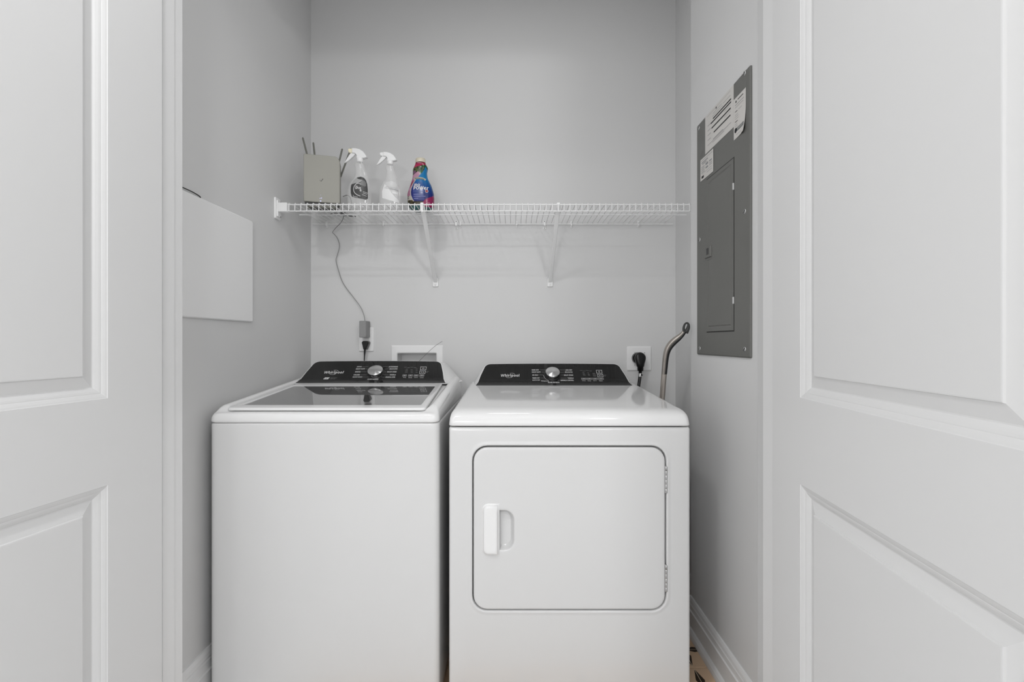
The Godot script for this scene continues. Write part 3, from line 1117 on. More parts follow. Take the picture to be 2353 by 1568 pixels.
func shelf() -> void:
	var df := 1.956
	var db := 2.290
	var root := thing("wire_shelf", "white wire shelf spanning the back wall above the appliances", "shelf", V(-0.09, DECK, 2.12))
	var r := 0.0017
	var first := -0.8954
	var step := 0.02401
	var wire: ArrayMesh = null
	for i in 68:
		var x := first + i * step
		if wire == null:
			var w := S()
			var pts := PackedVector3Array([V(x, DECK - r, db), V(x, DECK - r, df + 0.006), V(x, DECK - r - 0.0012, df + 0.0018), V(x, DECK - r - 0.0045, df), V(x, DECK - 0.0350, df - 0.0005)])
			tube(w, pts, r, 8)
			var o := part("deck_wire", w, M.wire, root)
			wire = o.mesh
			o.position = Vector3(0, 0, 0) - root.position
		else:
			var o := MeshInstance3D.new()
			o.mesh = wire
			o.material_override = M.wire
			o.name = "deck_wire"
			root.add_child(o, true)
			o.position = Vector3(x - first, 0, 0) - root.position
	for q in [["front_rail", df + 0.0052, DECK - 0.0068, -0.930, 0.748], ["lip_rail", df + 0.0046, DECK - 0.0330, -0.930, 0.748], ["center_rail", 2.120, DECK - 0.0068, -0.925, 0.760], ["back_rail", db - 0.0005, DECK - 0.0066, -0.938, 0.757]]:
		var st := S()
		tube(st, PackedVector3Array([V(q[3], q[2], q[1]), V(q[4], q[2], q[1])]), 0.0025, 10)
		part(q[0], st, M.wire, root)
	# sloping supports
	for b in [[-0.362, -0.3605, "under the blue detergent bottle"], [0.1865, 0.1795, "below its empty right half"]]:
		var br := thing("shelf_bracket", "white diagonal shelf brace screwed to the back wall, " + str(b[2]), "bracket", V(b[1], 1.40, BACK), "shelf braces")
		var p0 := V(b[0], DECK - 0.010, df + 0.010)
		var p1 := V(b[1], 1.4215, BACK - 0.009)
		var dir := (p1 - p0).normalized()
		var ex := Vector3.RIGHT
		ex = (ex - dir * ex.dot(dir)).normalized()
		var en := dir.cross(ex)
		var sect := rr(-0.0092, 0.0092, -0.005, 0.005, 0.0035, 4)
		var st := S()
		var rings := []
		for p in [p0, p1]:
			var ring := PackedVector3Array()
			for s in sect:
				ring.append(p + ex * s.x + en * s.y)
			rings.append(ring)
		loft(st, rings)
		part("arm", st, M.wire, br)
		st = S()
		slab(st, Transform3D(Basis.IDENTITY, V(0, 0, df)), rr(float(b[0]) - 0.0060, float(b[0]) + 0.0060, DECK - 0.0080, DECK + 0.0006, 0.002, 3), -0.006, -0.0005, 0.001)
		slab(st, Transform3D(Basis.IDENTITY, V(0, 0, df)), rr(float(b[0]) - 0.0036, float(b[0]) + 0.0036, DECK - 0.037, DECK - 0.004, 0.002, 3), -0.006, -0.0015, 0.001)
		part("hook", st, M.wire, br)
		st = S()
		slab(st, Transform3D(Basis.IDENTITY, V(0, 0, BACK)), rr(float(b[1]) - 0.0135, float(b[1]) + 0.0135, 1.3955, 1.4375, 0.004, 4), 0.0, 0.007, 0.002)
		part("foot_plate", st, M.wire, br)
		st = S()
		lathe(st, [[0.0042, 0.0], [0.0040, 0.0012], [0.0026, 0.0022], [0.0, 0.0026]], 14, V(b[1], 1.4055, BACK - 0.007), Vector3(0, 0, 1))
		part("screw", st, M.white_plastic, br)
	# end brackets on the side walls
	for side in [-1.0, 1.0]:
		var wx := LEFT if side < 0 else RIGHT
		var eb := thing("end_bracket", "white plastic end bracket holding the shelf on the left wall" if side < 0 else "white plastic end bracket holding the shelf on the right wall", "bracket", V(wx, DECK - 0.05, df), "shelf end brackets")
		var xf := Transform3D(Basis(Vector3(0, 0, side), Vector3.UP, Vector3(-side, 0, 0)), V(wx, 0, df))
		# local x runs away from the camera on the left wall and towards it on the right
		var a0 := -0.012 if side < 0 else -0.030
		var a1 := 0.030 if side < 0 else 0.012
		var st := S()
		slab(st, xf, rr(a0, a1, 1.631, 1.716, 0.004, 3), 0.0, 0.006, 0.0015)
		part("wall_plate", st, M.white_plastic, eb)
		st = S()
		slab(st, xf, rr(a0 + 0.008, a1 - 0.004, 1.640, 1.706, 0.003, 3), 0.005, 0.0115, 0.0015)
		part("raised_rib", st, M.white_plastic, eb)
		st = S()
		var c0: float = wx - side * 0.0115
		var c1: float = wx - side * 0.047
		slab(st, Transform3D(Basis.IDENTITY, V(0, 0, df)), rr(minf(c0, c1), maxf(c0, c1), DECK - 0.0375, DECK - 0.001, 0.002, 3), -0.02, 0.006, 0.0015)
		part("socket", st, M.white_plastic, eb)
		for h in [1.6425, 1.7005]:
			st = S()
			lathe(st, [[0.0036, 0.0], [0.0030, 0.0012], [0.0, 0.0016]], 12, V(wx - side * 0.0115, h, df + 0.018), Vector3(-side, 0, 0))
			part("screw", st, M.cord_grey, eb)
	# clips along the back rail
	var clips := [[752.0, 0, "white shelf clip on the back wall under the grey router"], [882.0, 0, "white shelf clip on the back wall under the clear spray bottles"], [1048.5, 1, "two hole white shelf clip right of the detergent bottle"], [1058.0, 0, "one hole white shelf clip beside the left two hole clip"],
		[1187.5, 0, "white shelf clip midway between the two hole clips"], [1251.0, 1, "two hole white shelf clip just left of the right hand brace"], [1312.5, 0, "white shelf clip just right of the right hand brace"], [1466.5, 0, "rightmost white shelf clip above the dryer outlet"]]
	for q in clips:
		var x: float = (q[0] - 1176.5) * BACK / FOC
		var two: bool = q[1] == 1
		var cl := thing("shelf_clip", q[2], "clip", V(x, DECK - 0.01, BACK), "shelf wall clips")
		var w := 0.0062 if two else 0.0046
		var st := S()
		slab(st, Transform3D(Basis.IDENTITY, V(0, 0, BACK)), rr(x - w, x + w, DECK - (0.030 if two else 0.021), DECK + (0.012 if two else 0.010), 0.003, 4), 0.0, 0.004, 0.001)
		part("clip_plate", st, M.wire, cl)
		st = S()
		slab(st, Transform3D(Basis.IDENTITY, V(0, 0, BACK)), rr(x - w * 0.85, x + w * 0.85, DECK - 0.0150, DECK + 0.0015, 0.003, 4), 0.004, 0.015, 0.002)
		part("hook", st, M.wire, cl)
		for h in ([DECK + 0.0075, DECK - 0.0235] if two else [DECK + 0.006]):
			st = S()
			lathe(st, [[0.0026, 0.0], [0.0022, 0.0008], [0.0, 0.001]], 10, V(x, h, BACK - 0.004), Vector3(0, 0, 1))
			part("pin", st, M.cord_grey if two else M.wire, cl)


func router() -> void:
	var root := thing("router", "grey upright internet router with four thin antennas on the left end of the shelf", "router", V(-0.799, DECK, 2.055))
	root.rotation.y = deg_to_rad(15.0)
	var g := root.global_transform
	# front outline: the upper right corner is cut
	var w := 0.0715
	var body := PackedVector2Array([Vector2(w - 0.003, 0.022), Vector2(w, 0.026), Vector2(w, 0.197), Vector2(w - 0.003, 0.205), Vector2(w - 0.012, 0.2165), Vector2(w - 0.019, 0.219), Vector2(-w + 0.004, 0.219), Vector2(-w, 0.215), Vector2(-w, 0.026), Vector2(-w + 0.003, 0.022)])
	var st := S()
	slab(st, g, body, -0.030, 0.026, 0.003, 0.003)
	part("case", st, M.router, root)
	st = S()
	var rings := []
	for q in [[0.060, 0.022, 0.0], [0.062, 0.024, 0.003], [0.058, 0.021, 0.012], [0.050, 0.017, 0.0225]]:
		var ring := PackedVector3Array()
		for p in rr(-q[0], q[0], -q[1], q[1], 0.02, 5):
			ring.append(g * Vector3(p.x, q[2], -p.y))
		rings.append(ring)
	loft(st, rings)
	part("base", st, M.router_dark, root)
	st = S()
	for k in 4:
		var x := -0.040 + k * 0.027
		var ring := rr(x - 0.010, x + 0.010, -0.009, 0.009, 0.003, 3)
		slab(st, g * Transform3D(Basis(Vector3(1, 0, 0), Vector3(0, 0, 1), Vector3(0, -1, 0)), Vector3.ZERO), ring, -0.001, 0.0006)
	part("vent_slots", st, M.black, root)
	st = S()
	slab(st, g, rr(-0.066, 0.066, 0.012, 0.0215, 0.002, 3), -0.024, 0.020, 0.001)
	part("vent_gap", st, M.black, root)
	# check mark and status lights
	st = S()
	slab(st, g, stroke([Vector2(-0.0075, 0.1145), Vector2(-0.0035, 0.1080), Vector2(0.0050, 0.1210)], 0.0017), 0.0255, 0.0264)
	part("check_mark", st, M.ink, root)
	st = S()
	slab(st, g, rr(-0.0052, -0.0036, 0.0510, 0.0526, 0.0007, 3), 0.0255, 0.0264)
	for k in 3:
		slab(st, g, rr(-0.0088 + k * 0.0038, -0.0073 + k * 0.0038, 0.0365, 0.0390 + k * 0.0020, 0.0004, 2), 0.0255, 0.0264)
	var fan := [Vector2(-0.0045, 0.0240)]
	for i in 7:
		var a := PI / 4 + PI / 2 * i / 6.0
		fan.append(Vector2(-0.0045, 0.0240) + Vector2(cos(a), sin(a)) * 0.0050)
	slab(st, g, PackedVector2Array(fan), 0.0255, 0.0264)
	part("status_light", st, M.led, root)
	for q in [[-0.056, 0.200, -0.0815, 0.305], [-0.030, 0.200, -0.0400, 0.288], [0.060, 0.198, 0.0770, 0.273], [0.0700, 0.150, 0.1125, 0.279]]:
		var a := g * Vector3(q[0], q[1], -0.024)
		var b := g * Vector3(q[2], q[3], -0.026)
		st = S()
		tube(st, PackedVector3Array([a, a.lerp(b, 0.5), a.lerp(b, 0.96), b]), [0.0036, 0.0038, 0.0036, 0.0020], 10)
		part("antenna", st, M.router_dark, root)


# A bottle made of oval rings [height, left, right, half depth].
func bottle_ring(q: Array, xf: Transform3D, n := 36) -> PackedVector3Array:
	var out := PackedVector3Array()
	var c: float = (q[1] + q[2]) / 2
	var hw: float = (q[2] - q[1]) / 2
	for i in n:
		var a := TAU * i / n
		var cs := signf(cos(a)) * pow(absf(cos(a)), 0.8)
		var sn := signf(sin(a)) * pow(absf(sin(a)), 0.8)
		out.append(xf * Vector3(c + hw * cs, q[0], -q[3] * sn))
	return out


func bottle_at(rows: Array, h: float) -> Array:
	for i in rows.size() - 1:
		if h <= rows[i + 1][0] or i == rows.size() - 2:
			var f := clampf((h - rows[i][0]) / (rows[i + 1][0] - rows[i][0]), 0.0, 1.0)
			return [h, lerpf(rows[i][1], rows[i + 1][1], f), lerpf(rows[i][2], rows[i + 1][2], f), lerpf(rows[i][3], rows[i + 1][3], f)]
	return rows[-1]


func bottle_front(rows: Array, x: float, h: float, lift: float) -> Vector3:
	var q := bottle_at(rows, h)
	var k := clampf((x - (q[1] + q[2]) / 2) / ((q[2] - q[1]) / 2), -0.995, 0.995)
	var cs := pow(absf(k), 1.25)
	return Vector3(x, h, q[3] * pow(sqrt(1.0 - cs * cs), 0.8) + lift)


func dense(rows: Array, step := 0.004) -> Array:   # smooth the listed rings into many
	var out := []
	for i in rows.size() - 1:
		var p0: Array = rows[maxi(i - 1, 0)]
		var p1: Array = rows[i]
		var p2: Array = rows[i + 1]
		var p3: Array = rows[mini(i + 2, rows.size() - 1)]
		var n := maxi(1, int((p2[0] - p1[0]) / step))
		for k in n:
			var f := float(k) / n
			var r := [lerpf(p1[0], p2[0], f)]
			for e in range(1, 4):
				r.append(cubic_interpolate(p1[e], p2[e], p0[e], p3[e], f))
			out.append(r)
	out.append(rows[-1])
	return out


# A printed shape laid on the front of a bottle.
func patch(st: SurfaceTool, poly: PackedVector2Array, warp: Callable, lift: float, cell := 0.005) -> void:
	var lo := poly[0]
	var hi := poly[0]
	for p in poly:
		lo = lo.min(p)
		hi = hi.max(p)
	st.set_smooth_group(1)
	var x := floorf(lo.x / cell) * cell
	while x < hi.x:
		var y := floorf(lo.y / cell) * cell
		while y < hi.y:
			var sq := PackedVector2Array([Vector2(x, y), Vector2(x + cell, y), Vector2(x + cell, y + cell), Vector2(x, y + cell)])
			for piece in Geometry2D.intersect_polygons(poly, sq):
				var ids := Geometry2D.triangulate_polygon(piece)
				for k in range(0, ids.size(), 3):
					var a: Vector2 = piece[ids[k]]
					var b: Vector2 = piece[ids[k + 1]]
					var c: Vector2 = piece[ids[k + 2]]
					if (b - a).cross(c - a) < 0:
						var t := b
						b = c
						c = t
					tri(st, warp.call(a.x, a.y, lift), warp.call(b.x, b.y, lift), warp.call(c.x, c.y, lift))
			y += cell
		x += cell


func outline_of(pts: Array, c: Vector2, s: float) -> PackedVector2Array:   # traced outline, y down, into metres round c
	var out := PackedVector2Array()
	for i in range(0, pts.size(), 2):
		out.append(Vector2((pts[i] - c.x) * s, (c.y - pts[i + 1]) * s))
	var area := 0.0
	for i in out.size():
		area += out[i].cross(out[(i + 1) % out.size()])
	if area < 0:
		out.reverse()
	return out


func spray_top(root: Node3D, neck: float, scale: float, nozzle: Material) -> void:
	scale *= 0.95
	var xf := root.global_transform * Transform3D(Basis.IDENTITY.scaled(Vector3.ONE * scale), Vector3(0, neck, 0))
	var c := Vector2(1055, 545)
	var s := 0.000257
	var st := S()
	var ribs := []
	for q in [[0.0142, 0.0], [0.0150, 0.0010], [0.0150, 0.0162], [0.0142, 0.0172]]:
		ribs.append([q[0] * scale, q[1] * scale])
	lathe(st, ribs, 28, root.global_transform * Vector3(0, neck, 0))
	part("collar", st, M.white_plastic, root)
	st = S()
	slab(st, xf, outline_of([930, 312, 990, 313, 1060, 330, 1120, 368, 1158, 420, 1182, 466, 1120, 484, 1000, 484, 1012, 442, 985, 402, 930, 392], c, s), -0.0115, 0.0115, 0.0025, 0.0025)
	part("spray_head", st, M.white_plastic, root)
	st = S()
	slab(st, xf, outline_of([862, 322, 880, 315, 932, 314, 932, 390, 885, 390, 870, 378, 858, 350], c, s), -0.0085, 0.0085, 0.003, 0.003)
	part("nozzle", st, nozzle, root)
	st = S()
	slab(st, xf, outline_of([905, 388, 978, 396, 985, 406, 950, 447, 905, 485, 850, 532, 797, 558, 793, 550, 818, 515, 848, 465, 880, 415], c, s), -0.0055, 0.0055, 0.002, 0.002)
	part("trigger", st, M.white_plastic, root)
	st = S()
	tube(st, PackedVector3Array([root.global_transform * Vector3(0, neck, 0), root.global_transform * Vector3(0.004 * scale, neck * 0.5, 0), root.global_transform * Vector3(0.014 * scale, 0.006, 0)]), 0.0022 * scale, 8)
	var clear: Material = M.clear
	part("dip_tube", st, clear, root)


func spray_bottles() -> void:
	var rows := [[0.0, -0.043, 0.041, 0.024], [0.006, -0.050, 0.0465, 0.028], [0.035, -0.0513, 0.0476, 0.030], [0.060, -0.0505, 0.0460, 0.030], [0.0855, -0.0480, 0.0437, 0.029], [0.110, -0.0395, 0.0410, 0.027], [0.128, -0.0260, 0.0370, 0.024], [0.140, -0.0200, 0.0345, 0.021], [0.1575, -0.0180, 0.0284, 0.018], [0.173, -0.0180, 0.0233, 0.0165], [0.186, -0.0205, 0.0200, 0.0165], [0.196, -0.0180, 0.0170, 0.015], [0.2025, -0.0140, 0.0140, 0.0138]]
	for k in 2:
		var sc := 1.0 if k == 0 else 0.905
		var pos := V(-0.640, DECK + 0.0005, 2.05) if k == 0 else V(-0.5135, DECK + 0.0005, 2.055)
		var root := thing("spray_bottle", "clear trigger spray bottle with a dark label and cream nozzle, next to the router" if k == 0 else "clear trigger spray bottle with a whitish label, next to the detergent bottle", "spray bottle", pos, "trigger spray bottles on the wire shelf")
		var g := root.global_transform
		var q := []
		for r in rows:
			q.append([r[0] * (0.965 if k == 0 else 0.925), r[1] * sc * (1.0 if k == 0 else 1.0), r[2] * sc * (1.0 if k == 0 else 0.97), r[3] * sc])
		q = dense(q)
		var st := S()
		var rings := []
		for r in q:
			rings.append(bottle_ring(r, g))
		loft(st, rings, true, false)
		part("bottle_body", st, M.clear, root)
		var cream := mat_of(Color(0.93, 0.90, 0.80), 0.4)
		spray_top(root, q[-1][0], sc, cream if k == 0 else M.white_plastic)
		var warp := func(x: float, y: float, z: float) -> Vector3: return g * bottle_front(q, x, y, z)
		if k == 0:
			var c := Vector2(1055, 1333)
			var s := 0.000257
			var base := S()
			patch(base, outline_of([1030, 858, 1060, 845, 1100, 838, 1150, 855, 1180, 895, 1196, 950, 1206, 1050, 1210, 1190, 1185, 1212, 1100, 1200, 1000, 1180, 960, 1165, 942, 1110, 937, 1040, 942, 990, 955, 955], c, s), warp, 0.0006)
			var label := part("label", base, mat_of(Color(0.25, 0.25, 0.25), 0.4), root)
			st = S()
			patch(st, outline_of([1032, 860, 1060, 878, 1100, 888, 1128, 892, 1088, 934, 1060, 945, 1005, 950, 975, 962, 955, 958, 975, 915, 1005, 882], c, s), warp, 0.0010)
			part("label_swoosh", st, mat_of(Color(0.66, 0.66, 0.66), 0.4), label)  # light grey swoosh printed on the label
			st = S()
			patch(st, outline_of([1128, 892, 1160, 905, 1180, 930, 1183, 985, 1165, 1000, 1112, 978, 1088, 934], c, s), warp, 0.0009)
			part("label_tint", st, mat_of(Color(0.45, 0.45, 0.45), 0.4), label)
			st = S()
			var arc := []
			for p in [[1110, 968], [1080, 955], [1048, 952], [1018, 972], [998, 1005], [990, 1045], [996, 1085], [1015, 1115], [1050, 1142], [1100, 1160]]:
				arc.append(Vector2((p[0] - c.x) * s, (c.y - p[1]) * s))
			patch(st, stroke(arc, 0.0028), warp, 0.0014)
			for p in [[1140, 1085, 1212, 1105], [1140, 1108, 1200, 1125], [1128, 1135, 1195, 1155], [985, 1140, 990, 1165], [985, 1165, 1060, 1178]]:
				patch(st, stroke([Vector2((p[0] - c.x) * s, (c.y - p[1]) * s), Vector2((p[2] - c.x) * s, (c.y - p[3]) * s)], 0.0017), warp, 0.0014)
			part("label_lines", st, M.print, label)
			st = S()
			for w in [["The", 1038, 1000, 36, 22], ["SPOt", 1063, 1030, 92, 34], ["G", 1103, 1066, 26, 36]]:
				lettering(st, w[0], Vector2((w[1] - c.x) * s, (c.y - w[2]) * s), w[3] * s, w[4] * s, func(x, y, z): return warp.call(x, y, 0.0016 + z))
			part("label_lettering", st, mat_of(Color(0.92, 0.92, 0.92), 0.4), label)
		else:
			var c := Vector2(393, 1375)
			var s := 0.000211
			var veil := mat_of(Color(0.88, 0.88, 0.88, 0.55), 0.4)
			veil.transparency = BaseMaterial3D.TRANSPARENCY_ALPHA
			st = S()
			patch(st, outline_of([262, 1010, 310, 905, 340, 870, 440, 850, 520, 870, 575, 950, 596, 1060, 600, 1240, 585, 1285, 400, 1240, 265, 1200], c, s), warp, 0.0006)
			var label := part("label", st, veil, root)
			st = S()
			patch(st, outline_of([310, 905, 380, 985, 445, 1085, 520, 1170, 595, 1232, 588, 1275, 400, 1230, 266, 1190, 262, 1050], c, s), warp, 0.0010)
			patch(st, outline_of([452, 1052, 562, 1066, 562, 1112, 470, 1100], c, s), warp, 0.0011)
			part("label_wedge", st, mat_of(Color(0.90, 0.90, 0.90), 0.4), label)
			st = S()
			for p in [[335, 968, 545, 990], [305, 988, 570, 1026], [420, 1012, 560, 1030]]:
				patch(st, stroke([Vector2((p[0] - c.x) * s, (c.y - p[1]) * s), Vector2((p[2] - c.x) * s, (c.y - p[3]) * s)], 0.0010), warp, 0.0014)
			part("label_lines", st, M.ink_grey, label)


func detergent() -> void:
	var root := thing("detergent_bottle", "pink and blue detergent bottle with a cream cap on the shelf", "bottle", V(-0.3895, DECK + 0.0005, 2.088))
	var g := root.global_transform
	var s := 1.0 / 5785.0
	var c := Vector2(735, 1430)
	# traced half profile: [y, left, right]
	var rows := []
	for t in [[1430, 560, 950, 0.024], [1424, 540, 975, 0.027], [1400, 490, 1010, 0.031], [1340, 440, 1040, 0.034], [1230, 408, 1057, 0.036], [1100, 400, 1060, 0.036], [1000, 405, 1050, 0.035], [880, 440, 1020, 0.033], [780, 475, 985, 0.030], [700, 503, 945, 0.028], [620, 522, 908, 0.026], [540, 533, 888, 0.024], [470, 535, 885, 0.0235], [400, 536, 896, 0.0235], [350, 556, 903, 0.0235], [300, 577, 880, 0.022], [262, 592, 860, 0.0205], [236, 598, 850, 0.020]]:
		rows.append([(c.y - t[0]) * s * 0.985, (t[1] - c.x) * s, (t[2] - c.x) * s, t[3]])
	rows = dense(rows, 0.003)
	var st := S()
	st.set_smooth_group(1)
	var n := 48
	for k in rows.size() - 1:
		var a := bottle_ring(rows[k], g, n)
		var b := bottle_ring(rows[k + 1], g, n)
		for i in n:
			var j := (i + 1) % n
			for v in [a[i], b[j], a[j], a[i], b[i], b[j]]:
				var l: Vector3 = g.affine_inverse() * v
				st.set_uv(Vector2((l.x + 0.06) / 0.12, 1.0 - l.y / 0.22))
				st.add_vertex(v)
	var bottom := bottle_ring(rows[0], g, n)
	for i in n:
		for v in [bottom[i], bottom[(i + 1) % n], g * Vector3(0.0, 0.001, 0)]:
			st.set_uv(Vector2(0.5, 0.995))
			st.add_vertex(v)
	var m := mat_of(Color(0.87, 0.87, 0.87), 0.22)
	m.albedo_texture = ImageTexture.create_from_image(detergent_print(c, s))
	var body := part("bottle_body", st, m, root)
	st = S()
	var cap_c := g * Vector3((722 - c.x) * s, (c.y - 240) * s, 0)
	lathe(st, [[0.0212, 0.0], [0.0216, 0.0015], [0.0212, 0.0150], [0.0200, 0.0175], [0.0, 0.0180]], 36, cap_c, Vector3(-0.03, 1, 0).normalized())
	part("cap", st, mat_of(Color(0.84, 0.81, 0.73), 0.45), root)
	var warp := func(x: float, y: float, z: float) -> Vector3: return g * bottle_front(rows, x, y, z)
	st = S()
	for w in [["Mela", 672, 828, 145, 72, 0.28, true], ["POWer", 765, 912, 360, 88, 0.04, true]]:
		lettering(st, w[0], Vector2((w[1] - c.x) * s, (c.y - w[2]) * s), w[3] * s, w[4] * s, func(x, y, z): return warp.call(x, y, 0.0006 + z), w[6], w[5])
	part("label_lettering", st, mat_of(Color(0.90, 0.89, 0.88), 0.4), body)
	st = S()
	lettering(st, "ECOSENSE", Vector2((725 - c.x) * s, (c.y - 667) * s), 240 * s, 30 * s, func(x, y, z): return warp.call(x, y - (x - (725 - c.x) * s) * 0.12 - pow((x - (715 - c.x) * s) / (150 * s), 2) * 18 * s, 0.0006 + z), true, 0.0, true)
	part("banner_lettering", st, mat_of(Color(0.12, 0.16, 0.10), 0.5), body)
	st = S()
	lettering(st, "Laundry Detergent", Vector2((712 - c.x) * s, (c.y - 992) * s), 270 * s, 26 * s, func(x, y, z): return warp.call(x, y, 0.0006 + z), false)
	for q in [[590, 1072, 775], [590, 1120, 880], [598, 1172, 705]]:
		patch(st, stroke([Vector2((q[0] - c.x) * s, (c.y - q[1]) * s), Vector2((q[2] - c.x) * s, (c.y - q[1]) * s)], 0.0022), warp, 0.0006)
	part("small_print", st, mat_of(Color(0.55, 0.57, 0.75), 0.5), body)


func detergent_print(c: Vector2, s: float) -> Image:
	var W := 384
	var H := 704
	var im := Image.create(W, H, false, Image.FORMAT_RGB8)
	var noise := FastNoiseLite.new()
	noise.seed = 11
	noise.frequency = 0.012
	var P := func(a: Array) -> PackedVector2Array:
		var o := PackedVector2Array()
		for i in range(0, a.size(), 2):
			o.append(Vector2(a[i], a[i + 1]))
		return o
	var blue: PackedVector2Array = P.call([862, 355, 900, 425, 890, 560, 920, 640, 990, 780, 1045, 940, 1075, 1050, 1020, 1110, 870, 1190, 830, 1240, 590, 1240, 545, 1170, 512, 1085, 503, 1010, 515, 920, 560, 800, 625, 700, 690, 630, 740, 565, 790, 505, 835, 430])
	var edge: PackedVector2Array = P.call([575, 1240, 530, 1170, 500, 1085, 490, 1010, 503, 915, 548, 795, 612, 695, 640, 700, 575, 800, 530, 920, 518, 1010, 527, 1085, 560, 1170, 605, 1240])
	var petal: PackedVector2Array = P.call([380, 700, 530, 578, 620, 530, 680, 483, 710, 500, 740, 565, 690, 640, 625, 700, 560, 800, 515, 920, 503, 1010, 512, 1085, 380, 1090])
	var banner: PackedVector2Array = P.call([578, 648, 640, 634, 720, 630, 800, 643, 882, 676, 866, 720, 790, 692, 720, 683, 650, 686, 588, 698])
	var pinkr: PackedVector2Array = P.call([1090, 1045, 1020, 1110, 870, 1190, 830, 1240, 790, 1290, 815, 1345, 880, 1372, 1090, 1365])
	var plate: PackedVector2Array = P.call([560, 1215, 560, 850, 600, 770, 700, 730, 790, 750, 820, 810, 850, 1215])
	for y in H:
		var cy := c.y - (1.0 - (y + 0.5) / H) * 0.22 / s
		for x in W:
			var cx := c.x + ((x + 0.5) / W * 0.12 - 0.06) / s
			var p := Vector2(cx, cy)
			var k := noise.get_noise_2d(cx, cy)
			var col := Color(0.66, 0.07, 0.29)
			var curve := 405.0 - 85.0 * clampf((cx - 535.0) / 290.0, 0, 1)
			if cy > curve and cy < 600:
				col = Color(0.10, 0.13, 0.05).lerp(Color(0.42, 0.50, 0.27), clampf(0.5 + k * 1.4, 0, 1))
				if cx > 730:
					col = Color(0.03, 0.14, 0.05).lerp(Color(0.13, 0.42, 0.17), clampf(0.5 + k * 1.5, 0, 1))
				if Vector2(cx - 590, cy - 500).length() < 42 and cy > 455:
					col = Color(0.50, 0.35, 0.46)
			elif cy <= curve and cy > 290 and absf(cx - 690) < 90 and cy > 300 + absf(cx - 690) * 0.1:
				col = Color(0.76, 0.22, 0.38)
			if cy > 600:
				if cy < 1095:
					col = Color(0.78, 0.56, 0.67)
				elif cy < 1195 + (cx - 400) * 0.1:
					col = Color(0.80, 0.77, 0.73)
				else:
					col = Color(0.15, 0.12, 0.06).lerp(Color(0.33, 0.30, 0.16), clampf(0.5 + k * 1.5, 0, 1))
				if cy > 1330 + absf(cx - 735) * 0.06 or cy > 1390:
					col = Color(0.25, 0.42, 0.42)
			if Geometry2D.is_point_in_polygon(p, petal):
				var t := clampf(1.0 - p.distance_to(Vector2(535, 790)) / 130.0, 0, 1)
				col = Color(0.80, 0.60, 0.70).lerp(Color(0.56, 0.10, 0.28), t)
				if cy > 960:
					col = Color(0.72, 0.46, 0.58)
				if Vector2((cx - 455) / 22.0, (cy - 855) / 55.0).length() < 1.0:
					col = Color(0.55, 0.58, 0.72)
			if cy > 1100 and cy < 1170 and cx < 470:
				col = col.lerp(Color(0.35, 0.38, 0.38), 0.5 + k)
			if Geometry2D.is_point_in_polygon(p, blue):
				var f := clampf((cy - 640) / 480.0, 0, 1)
				col = Color(0.0, 0.52, 0.77).lerp(Color(0.04, 0.12, 0.46), f)
				var left := clampf((680.0 - cx) / 150.0, 0, 1) * clampf((cy - 690) / 120.0, 0, 1)
				col = col.lerp(Color(0.05, 0.10, 0.46), left)
				if Geometry2D.is_point_in_polygon(p, plate):
					col = col.lerp(Color(0.40, 0.42, 0.68), 0.50)
			if Geometry2D.is_point_in_polygon(p, edge):
				col = Color(0.80, 0.78, 0.76)
			if Geometry2D.is_point_in_polygon(p, pinkr):
				col = Color(0.62, 0.10, 0.36)
				if cy > 1262 and cy < 1285 and cx > 910 and cx < 985:
					col = Color(0.8, 0.5, 0.6)
			if Geometry2D.is_point_in_polygon(p, banner):
				col = Color(0.80, 0.80, 0.74)
			var dot := Vector2((cx - 905) / 40.0, (cy - 986) / 44.0).length()
			if dot < 1.0:
				col = Color(0.84, 0.80, 0.80) if dot > 0.68 else Color(0.72, 0.28, 0.32)
			if cy > 258 and cy < 285 and cx > 658 and cx < 782 and absf(cy - 268 - (cx - 658) * 0.1) < 8:
				col = Color(0.88, 0.70, 0.75)
			im.set_pixel(x, y, col)
	return im


# ---------------------------------------------------------------- fittings on the walls

